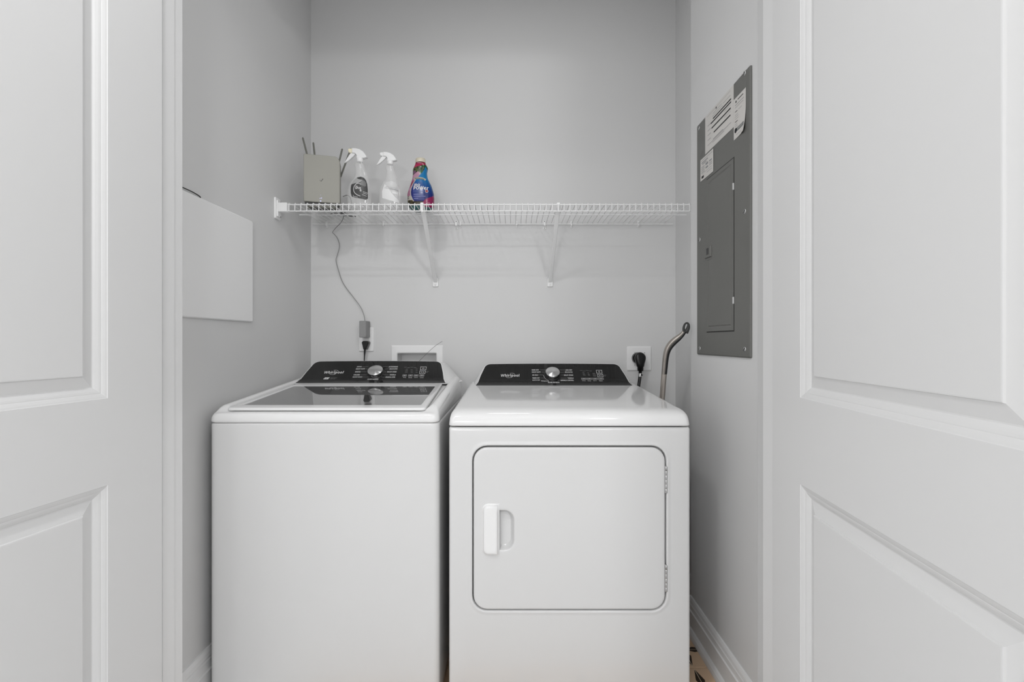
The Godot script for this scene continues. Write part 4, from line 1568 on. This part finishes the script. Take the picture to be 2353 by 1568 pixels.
func wall_fittings() -> void:
	var wall := Transform3D(Basis.IDENTITY, V(0, 0, BACK))
	var X := func(px: float) -> float: return (px - 1176.5) * BACK / FOC
	var Y := func(py: float) -> float: return EYE - (py - 784.0) * BACK / FOC
	# left outlet
	var root := thing("wall_outlet", "white wall outlet plate behind the grey power adapter above the washer", "outlet", V(X.call(842.0), 1.13, BACK))
	var st := S()
	slab(st, wall, rr(X.call(825.2), X.call(859.2), Y.call(808.4), Y.call(752.0), 0.0052, 4), 0.0, 0.0065, 0.0045)
	part("cover_plate", st, M.plate, root)
	st = S()
	slab(st, wall, rr(X.call(834.0), X.call(849.6), Y.call(795.6), Y.call(764.0), 0.0015, 2), 0.004, 0.0085, 0.001)
	part("receptacle", st, M.plate, root)
	# power adapter and its cable up to the router
	root = thing("power_adapter", "grey plug in power adapter with thin cable rising to the router", "adapter", V(-0.683, 1.156, BACK))
	st = S()
	var f := 2.226
	slab(st, Transform3D(Basis.IDENTITY, V(0, 0, f)), rr(-0.6985, -0.6672, 1.1560, 1.2325, 0.003, 3), -0.0655, 0.0, 0.0025, 0.002)
	part("adapter_case", st, M.adapter, root)
	st = S()
	var pts := [at(838.5, 737.0, 2.25), at(836.0, 724.0, 2.262), at(829.0, 707.0, 2.274), at(814.0, 686.0, 2.284), at(797.0, 664.0, 2.288), at(786.0, 646.0, 2.288), at(778.5, 624.0, 2.288), at(772.3, 600.0, 2.287), at(774.5, 588.0, 2.286), at(779.6, 570.0, 2.284), at(778.4, 556.0, 2.282), at(773.0, 544.5, 2.278), at(766.5, 537.0, 2.272), at(764.0, 534.5, 2.27), at(766.0, 531.0, 2.268), at(772.5, 523.0, 2.25), at(782.0, 513.5, 2.215), at(786.5, 507.0, 2.18)]
	tube(st, smooth_path(pts, 6), 0.0017, 8)
	part("cable", st, M.cord_grey, root)
	# tied bundle resting on the shelf wires, then on behind the spray bottle to the router
	st = S()
	var bun := [at(786.5, 507.0, 2.18), at(788.0, 503.0, 2.16), V(-0.742, DECK + 0.004, 2.15), V(-0.775, DECK + 0.003, 2.17), V(-0.80, DECK + 0.003, 2.155), V(-0.785, DECK + 0.004, 2.135), V(-0.745, DECK + 0.005, 2.14), V(-0.718, DECK + 0.004, 2.165), V(-0.712, DECK + 0.004, 2.18), V(-0.725, DECK + 0.004, 2.185), V(-0.745, DECK + 0.006, 2.15), V(-0.722, DECK + 0.006, 2.115), V(-0.700, DECK + 0.008, 2.10), V(-0.690, DECK + 0.03, 2.10), V(-0.700, DECK + 0.066, 2.105), V(-0.716, DECK + 0.076, 2.112), V(-0.734, DECK + 0.072, 2.116)]
	tube(st, smooth_path(bun, 6), 0.0019, 8)
	part("bundled_cable", st, M.cord_grey, root)
	st = S()
	tube(st, PackedVector3Array([V(-0.752, DECK + 0.004, 2.140), V(-0.738, DECK + 0.004, 2.158)]), 0.0065, 10)
	part("cable_tie", st, mat_of(Color(0.30, 0.30, 0.30), 0.6), root)
	st = S()
	slab(st, Transform3D(Basis(Vector3(1, 0, 0), Vector3(0, 0, -1), Vector3(0, 1, 0)), V(-0.724, DECK + 0.001, 2.172)), stroke([Vector2(-0.018, -0.010), Vector2(0.004, 0.002), Vector2(0.024, 0.012)], 0.011), 0.0, 0.002)
	part("strap_end", st, mat_of(Color(0.36, 0.36, 0.36), 0.7), root)
	# washer plug
	root = thing("washer_plug", "small black plug with a thin cord below the grey power adapter", "plug", V(-0.69, 1.09, BACK))
	st = S()
	var plug := PackedVector2Array()
	for p in [[834.0, 784.0], [844.6, 784.0], [847.4, 787.6], [846.0, 791.6], [841.4, 803.4], [835.2, 803.4], [832.4, 791.6], [831.2, 787.6]]:
		plug.append(Vector2((p[0] - 1176.5) * 2.262 / FOC, EYE - (p[1] - 784.0) * 2.262 / FOC))
	plug.reverse()
	slab(st, Transform3D(Basis.IDENTITY, V(0, 0, 2.262)), plug, -0.030, 0.004, 0.003, 0.002)
	part("plug_body", st, M.black, root)
	st = S()
	tube(st, PackedVector3Array([at(838.4, 802.5, 2.268), at(838.0, 808.0, 2.268), at(837.6, 818.0, 2.268), at(837.2, 830.0, 2.266), at(837.0, 880.0, 2.262), V(-0.70, 0.55, 2.25)]), [0.0052, 0.0042, 0.0030, 0.0026, 0.0026, 0.0026], 10)
	part("cord", st, M.black, root)
	# recessed washer box
	root = thing("washer_outlet_box", "white recessed water supply box frame half hidden behind the washer", "outlet box", V(-0.447, 0.9, BACK))
	st = S()
	var fo := rr(-0.5700, -0.3240, 0.885, 1.1195, 0.003, 3)
	var fi := rr(-0.5405, -0.3565, 0.931, 1.0825, 0.004, 3)
	loft(st, [ring3(fo, wall, 0.0), ring3(fo, wall, 0.002), ring3(inset(fo, 0.005), wall, 0.0055), ring3(inset(fi, -0.004), wall, 0.0065), ring3(fi, wall, 0.004), ring3(fi, wall, -0.0005)], false, false, -1)
	part("frame", st, M.plate, root)
	st = S()
	var rec := [ring3(fi, wall, 0.0), ring3(inset(fi, 0.0005), wall, -0.085)]
	loft(st, rec, false, true, -1)
	part("recess", st, M.plate, root)
	st = S()
	tube(st, PackedVector3Array([V(-0.505, 0.935, 2.36), V(-0.505, 1.04, 2.36)]), 0.017, 14)
	part("valve", st, M.plate, root)
	st = S()
	var rod := [at(966.5, 826.8, 2.250), at(982.0, 811.5, 2.262), at(1000.0, 795.5, 2.272), at(1016.5, 784.6, 2.278)]
	var rod_path := smooth_path([at(945.0, 848.0, 2.238), rod[0], rod[1], rod[2], rod[3]], 6)
	tube(st, rod_path, 0.0009, 6)
	tag(part("metal_wire", st, mat_of(Color(0.42, 0.42, 0.42), 0.4, 0.5)), "thin stiff wire leaning across the white water supply box", "wire")
	# dryer outlet and plug
	root = thing("dryer_outlet", "large square white outlet plate on the wall right of the dryer console", "outlet", V(0.598, 1.07, BACK))
	st = S()
	slab(st, wall, rr(X.call(1440.3), X.call(1496.2), Y.call(852.4), Y.call(796.2), 0.0052, 4), 0.0, 0.0065, 0.0045)
	part("cover_plate", st, M.plate, root)
	for p in [[1458.0, 811.0], [1480.0, 811.0], [1458.0, 839.0]]:
		st = S()
		lathe(st, [[0.003, 0.0], [0.0026, 0.0008], [0.0, 0.0011]], 10, V(X.call(p[0]), Y.call(p[1]), BACK - 0.0065), Vector3(0, 0, 1))
		part("screw", st, M.steel, root)
	root = thing("dryer_plug", "thick black round dryer plug and cord with a silver collar", "plug", V(0.60, 1.0, BACK))
	st = S()
	var pc := at(1469.2, 823.6, 2.262)
	lathe(st, [[0.0262, -0.032], [0.0275, -0.020], [0.0275, -0.006], [0.0265, 0.0]], 36, at(1467.8, 823.8, 2.268), Vector3(0, 0, 1))
	part("plug_flange", st, M.black, root)
	st = S()
	var neck := []
	for q in [[1470.6, 810.0, 2.0, 0.003], [1470.6, 810.8, 4.6, 0.007], [1470.7, 812.2, 7.2, 0.010], [1470.8, 814.6, 9.8, 0.013], [1470.9, 818.0, 11.8, 0.015], [1471.0, 822.0, 12.6, 0.0165], [1471.0, 826.0, 12.4, 0.017], [1471.0, 830.0, 11.4, 0.017], [1471.0, 836.0, 9.6, 0.016], [1471.3, 842.6, 8.2, 0.015], [1471.4, 843.2, 6.9, 0.0135], [1471.4, 852.6, 6.5, 0.013], [1471.2, 853.2, 3.8, 0.008], [1471.0, 859.4, 3.5, 0.0075]]:
		neck.append(q)
	var rings := []
	for i in range(neck.size() - 1, -1, -1):
		var q: Array = neck[i]
		var c := at(q[0], q[1], 2.244)
		var ring := PackedVector3Array()
		var hw: float = q[2] * 2.244 / FOC
		for p in rr(-hw, hw, -q[3], q[3], minf(hw, q[3]) * 0.85, 5):
			ring.append(c + Vector3(p.x, 0, -p.y))
		rings.append(ring)
	loft(st, rings)
	part("plug_body", st, M.black, root)
	st = S()
	tube(st, PackedVector3Array([at(1471.2, 858.4, 2.244), at(1470.6, 865.8, 2.244)]), 0.0090, 16)
	part("collar", st, M.chrome, root)
	st = S()
	tube(st, PackedVector3Array([at(1471.8, 861.0, 2.238), at(1475.6, 862.6, 2.240)]), 0.0042, 8)
	part("collar_screw", st, M.black, root)
	st = S()
	tube(st, smooth_path([at(1471.2, 853.0, 2.244), at(1470.4, 866.0, 2.244), at(1468.6, 880.0, 2.242), at(1467.2, 893.0, 2.240), V(0.575, 0.80, 2.245), V(0.56, 0.5, 2.25)], 4), 0.0074, 12)
	part("cord", st, M.black, root)
	# access panel on the left wall
	var lw := Transform3D(Basis(Vector3(0, 0, -1), Vector3.UP, Vector3(1, 0, 0)), Vector3(LEFT, 0, 0))
	root = thing("access_panel", "large flat white access panel on the left closet wall", "panel", V(LEFT, 1.21, 1.55))
	st = S()
	slab(st, lw, rr(1.345, 1.772, 1.2085, 1.5745, 0.008, 5), 0.0, 0.008, 0.004)
	part("cover", st, M.plate, root)
	st = S()
	tube(st, smooth_path([V(LEFT + 0.006, 1.5785, 1.36), V(LEFT + 0.006, 1.580, 1.40), V(LEFT + 0.006, 1.5800, 1.44), V(LEFT + 0.005, 1.5775, 1.472), V(LEFT + 0.003, 1.5740, 1.480)], 4), 0.0016, 8)
	tag(part("thin_cable", st, M.panel_dark), "short thin dark cable on the top edge of the access panel", "cable")


func breaker_panel() -> void:
	var xf := Transform3D(Basis(Vector3(0, 0, 1), Vector3.UP, Vector3(-1, 0, 0)).scaled(Vector3.ONE * 1.035), Vector3(JOG, -0.0399, 0))
	var root := thing("breaker_panel", "tall dark grey metal breaker panel on the right closet wall", "breaker panel", V(JOG, 1.09, 1.59))
	var st := S()
	slab(st, xf, rr(-1.793, -1.391, 1.0905, 1.9300, 0.006, 4), 0.0, 0.0065, 0.0045)
	part("cover", st, M.panel_grey, root)
	# door set in a dark reveal on its hinge side
	st = S()
	slab(st, xf, PackedVector2Array([Vector2(-1.7005, 1.1690), Vector2(-1.4890, 1.1690), Vector2(-1.4890, 1.7040), Vector2(-1.7005, 1.7040)]), 0.006, 0.0068)
	part("door_reveal", st, M.panel_dark, root)
	st = S()
	var leaf := PackedVector2Array([Vector2(-1.4925, 1.1725), Vector2(-1.4925, 1.7005), Vector2(-1.7000, 1.7005), Vector2(-1.7000, 1.1725)])
	loft(st, [ring3(leaf, xf, 0.0062), ring3(leaf, xf, 0.0078), ring3(inset(leaf, 0.0012), xf, 0.0085), ring3(inset(leaf, 0.012), xf, 0.0085), ring3(inset(leaf, 0.0150), xf, 0.0070), ring3(inset(leaf, 0.0165), xf, 0.0070), ring3(inset(leaf, 0.0200), xf, 0.0088)], false, true, -1)
	var door := part("door", st, M.panel_grey, root)
	for h in [1.6135, 1.2645]:
		st = S()
		slab(st, xf, rr(-1.4945, -1.4895, h - 0.0105, h + 0.0105, 0.001, 2), 0.007, 0.0105, 0.001)
		part("hinge", st, mat_of(lin(0.6), 0.4), root)
	st = S()
	slab(st, xf, rr(-1.7005, -1.6440, 1.418, 1.4800, 0.006, 3), 0.0065, 0.0095, 0.0015)
	var latch := part("latch", st, M.panel_grey, door)
	st = S()
	slab(st, xf, rr(-1.7035, -1.6520, 1.4270, 1.4640, 0.002, 2), 0.009, 0.0145, 0.003)
	part("latch_plate", st, M.panel_grey, latch)
	st = S()
	slab(st, xf, rr(-1.6840, -1.6650, 1.4370, 1.4590, 0.001, 2), 0.0140, 0.0150)
	part("latch_slot", st, M.black, latch)
	for q in [[-1.773, 1.9145], [-1.424, 1.9225], [-1.765, 1.5070], [-1.423, 1.5185], [-1.765, 1.1130], [-1.423, 1.1160]]:
		st = S()
		var p := xf * Vector3(q[0], q[1], 0.0065)
		lathe(st, [[0.0076, 0.0], [0.0072, 0.0010], [0.0050, 0.0020], [0.0, 0.0025]], 18, p, Vector3.LEFT)
		var sc := part("screw", st, M.steel, root)
		st = S()
		slab(st, Transform3D(xf.basis, xf * Vector3(q[0], q[1], 0.0065)), stroke([Vector2(-0.004, -0.004), Vector2(0.004, 0.004)], 0.0014), 0.0018, 0.0028)
		part("slot", st, M.panel_dark, sc)
	# papers stuck on the cover
	sheet(xf, "wide white paper form with black struck out lines on the breaker panel", -1.712, -1.492, 1.7955, 1.9265, 0.0,
		[[0.30, 0.92, 0.73, 0.035, 2], [0.22, 0.92, 0.66, 0.035, 2], [0.25, 0.91, 0.52, 0.035, 2], [0.33, 0.90, 0.36, 0.035, 2], [0.10, 0.92, 0.17, 0.012, 1], [0.30, 0.66, 0.20, 0.018, 1], [0.28, 0.70, 0.13, 0.012, 1],
		[0.30, 0.62, 0.86, 0.010, 1], [0.28, 0.64, 0.80, 0.010, 1], [0.10, 0.24, 0.68, 0.014, 1], [0.10, 0.22, 0.55, 0.014, 1], [0.10, 0.22, 0.43, 0.014, 1], [0.10, 0.22, 0.30, 0.014, 1], [0.66, 0.90, 0.83, 0.010, 1], [0.70, 0.90, 0.60, 0.010, 1], [0.70, 0.90, 0.45, 0.010, 1], [0.08, 0.90, 0.94, 0.006, 1]], [[0.42, 0.92, 0.035]])
	sheet(xf, "narrow white notice with a dark logo band, lower corner curling, right of the paper form", -1.4915, -1.4150, 1.7540, 1.8775, 0.007,
		[[0.34, 0.80, 0.915, 0.022, 2], [0.12, 0.85, 0.82, 0.016, 1], [0.12, 0.80, 0.76, 0.012, 1], [0.12, 0.32, 0.66, 0.018, 2], [0.40, 0.70, 0.66, 0.010, 1], [0.12, 0.36, 0.58, 0.010, 1], [0.12, 0.40, 0.53, 0.010, 1], [0.12, 0.40, 0.48, 0.010, 1], [0.12, 0.34, 0.41, 0.018, 2], [0.12, 0.30, 0.35, 0.010, 1], [0.12, 0.32, 0.30, 0.010, 1], [0.22, 0.88, 0.205, 0.085, 3], [0.30, 0.84, 0.22, 0.012, 4], [0.30, 0.84, 0.19, 0.010, 4], [0.22, 0.62, 0.08, 0.010, 1]], [[0.20, 0.90, 0.05], [0.17, 0.20, 0.10]])
	sheet(xf, "small white printed rating sticker low on the breaker panel cover", -1.7540, -1.6420, 1.7125, 1.7900, 0.0,
		[[0.06, 0.94, 0.90, 0.02, 1], [0.10, 0.60, 0.80, 0.05, 1], [0.16, 0.50, 0.72, 0.04, 1], [0.08, 0.34, 0.60, 0.03, 1], [0.08, 0.34, 0.52, 0.03, 1], [0.08, 0.34, 0.44, 0.03, 1], [0.08, 0.34, 0.36, 0.03, 1], [0.42, 0.62, 0.60, 0.10, 1], [0.42, 0.62, 0.44, 0.08, 1], [0.70, 0.90, 0.60, 0.06, 1], [0.70, 0.92, 0.50, 0.03, 1], [0.70, 0.92, 0.42, 0.03, 1], [0.10, 0.90, 0.30, 0.015, 1], [0.10, 0.28, 0.14, 0.11, 2], [0.50, 0.90, 0.20, 0.02, 1]], [])


# A sheet of paper with printed bars [from, to, height, thickness, ink]; curl lifts its lower right corner.
func sheet(xf: Transform3D, label: String, a0: float, a1: float, b0: float, b1: float, curl: float, bars: Array, dots: Array) -> void:
	var root := thing("paper_notice" if b1 > 1.8 else "rating_sticker", label, "paper" if b1 > 1.8 else "sticker", xf * Vector3((a0 + a1) / 2, b0, 0))
	var w := a1 - a0
	var h := b1 - b0
	var base := 0.0068 if b1 > 1.8 else 0.0074
	var warp := func(u: float, v: float, z: float) -> Vector3:
		var k := maxf(0.0, u * 0.75 + (1.0 - v) - 1.15)
		var lift := curl * pow(k / 0.6, 2.0)
		return xf * Vector3(a0 + u * w - lift * 0.3, b0 + v * h, base + z + lift)
	var st := S()
	st.set_smooth_group(1)
	var n := 10 if curl > 0 else 1
	for i in n:
		for j in n:
			var u0 := float(i) / n
			var u1 := float(i + 1) / n
			var v0 := float(j) / n
			var v1 := float(j + 1) / n
			quad(st, warp.call(u0, v0, 0.0004), warp.call(u1, v0, 0.0004), warp.call(u1, v1, 0.0004), warp.call(u0, v1, 0.0004))
			quad(st, warp.call(u1, v0, 0.0), warp.call(u0, v0, 0.0), warp.call(u0, v1, 0.0), warp.call(u1, v1, 0.0))
	var page := part("page", st, M.paper, root)
	for ink in [1, 2, 3, 4]:
		st = S()
		var any := false
		st.set_smooth_group(-1)
		for q in bars:
			if q[4] != ink:
				continue
			any = true
			var m := 8 if curl > 0 else 2
			for i in m:
				var u0 := lerpf(q[0], q[1], float(i) / m)
				var u1 := lerpf(q[0], q[1], float(i + 1) / m)
				var z := 0.0009 if ink == 4 else 0.0006
				quad(st, warp.call(u0, q[2] - q[3] / 2, z), warp.call(u1, q[2] - q[3] / 2, z), warp.call(u1, q[2] + q[3] / 2, z), warp.call(u0, q[2] + q[3] / 2, z))
		if ink == 2:
			for d in dots:
				any = true
				for i in 12:
					var t0 := TAU * i / 12.0
					var t1 := TAU * (i + 1) / 12.0
					var rx: float = d[2] * (0.5 if w > h else 1.0)
					var ry: float = d[2] * (0.85 if w > h else 0.62)
					tri(st, warp.call(d[0], d[1], 0.0006), warp.call(d[0] + rx * cos(t0), d[1] + ry * sin(t0), 0.0006), warp.call(d[0] + rx * cos(t1), d[1] + ry * sin(t1), 0.0006))
		if any:
			part(["", "small_print", "bold_print", "logo_band", "band_lettering"][ink], st, [null, M.ink_grey, M.ink, mat_of(Color(0.28, 0.30, 0.32), 0.6), M.paper][ink], page)


func stick_handle() -> void:
	# long-handled cleaning tool standing behind the dryer: silver tube, curved two-tone grip with a hanging loop
	var root := thing("mop", "taupe and black curved mop handle standing between dryer and right wall", "mop", V(0.60, 0, 2.19))
	var c := func(cx: float, cy: float, d: float) -> Vector3: return at(1500.0 + cx / 7.84, 730.0 + cy / 7.84, d)
	var st := S()
	var low := PackedVector3Array([V(0.600, 0.03, 2.19), c.call(172, 1440, 1.995), c.call(187, 1230, 1.985), c.call(204, 1015, 1.975)])
	tube(st, low, 0.0107, 20)
	part("tube", st, M.taupe_low, root)
	# grip: [x, y, half width, depth]
	var rows := [[205, 1016, 48, 1.975], [214, 900, 50, 1.970], [224, 790, 51, 1.966], [236, 690, 54, 1.962], [258, 600, 58, 1.958], [292, 530, 61, 1.955], [340, 468, 62, 1.951], [400, 412, 60, 1.946], [456, 368, 55, 1.941], [505, 325, 48, 1.936], [545, 280, 42, 1.931], [575, 240, 36, 1.927]]
	var fine := []
	for i in rows.size() - 1:
		for k in 4:
			var q := []
			for e in 4:
				q.append(cubic_interpolate(rows[i][e], rows[i + 1][e], rows[maxi(i - 1, 0)][e], rows[mini(i + 2, rows.size() - 1)][e], k / 4.0))
			fine.append(q)
	fine.append(rows[-1])
	var ringsA := []
	var ringsB := []
	for i in fine.size():
		var p: Vector3 = c.call(fine[i][0], fine[i][1], fine[i][3])
		var pa: Vector3 = c.call(fine[maxi(i - 1, 0)][0], fine[maxi(i - 1, 0)][1], fine[maxi(i - 1, 0)][3])
		var pb: Vector3 = c.call(fine[mini(i + 1, fine.size() - 1)][0], fine[mini(i + 1, fine.size() - 1)][1], fine[mini(i + 1, fine.size() - 1)][3])
		var t := (pb - pa).normalized()
		var side := t.cross(Vector3(0, 0, 1)).normalized()       # to the right of the handle as seen
		var out := side.cross(t).normalized()                    # towards the viewer
		var hw: float = fine[i][2] * fine[i][3] / FOC / 7.84
		var a := PackedVector3Array()
		var b := PackedVector3Array()
		for k in 20:
			var ang := TAU * k / 20.0
			a.append(p + (side * (cos(ang) * hw * 0.68 - hw * 0.32) - out * (sin(ang) * hw * 0.92 - hw * 0.10)))
			b.append(p + (side * (cos(ang) * hw * 0.66 + hw * 0.42) - out * (sin(ang) * hw * 0.86 + hw * 0.08)))
		ringsA.append(a)
		ringsB.append(b)
	st = S()
	loft(st, ringsA)
	var grip := part("grip", st, M.taupe, root)
	grip.set_meta("label", "taupe upper shell of the grip")
	st = S()
	loft(st, ringsB)
	var under := part("grip_underside", st, M.black, root)
	under.set_meta("label", "black rubber underside of the grip")
	# hanging loop
	st = S()
	var loop := []
	for q in [[570, 262], [556, 215], [560, 165], [578, 122], [605, 100], [632, 106], [644, 140], [636, 190], [618, 232], [594, 272]]:
		loop.append(c.call(q[0], q[1], 1.924))
	tube(st, smooth_path(loop, 5), loop_radii(46), 10)
	part("hanging_loop", st, mat_of(lin(0.03), 0.45), root)
	st = S()
	tube(st, PackedVector3Array([V(0.597, 0.0, 2.19), V(0.600, 0.035, 2.188)]), 0.02, 16)
	part("foot", st, M.black, root)


func loop_radii(n: int) -> Array:   # thick where the loop leaves the grip, slim round the eye
	var out := []
	for i in n:
		var u := absf(float(i) / (n - 1) - 0.45) / 0.55
		out.append(0.0036 + 0.0022 * smoothstep(0.5, 0.8, float(i) / (n - 1)) + 0.0040 * u * u)
	return out
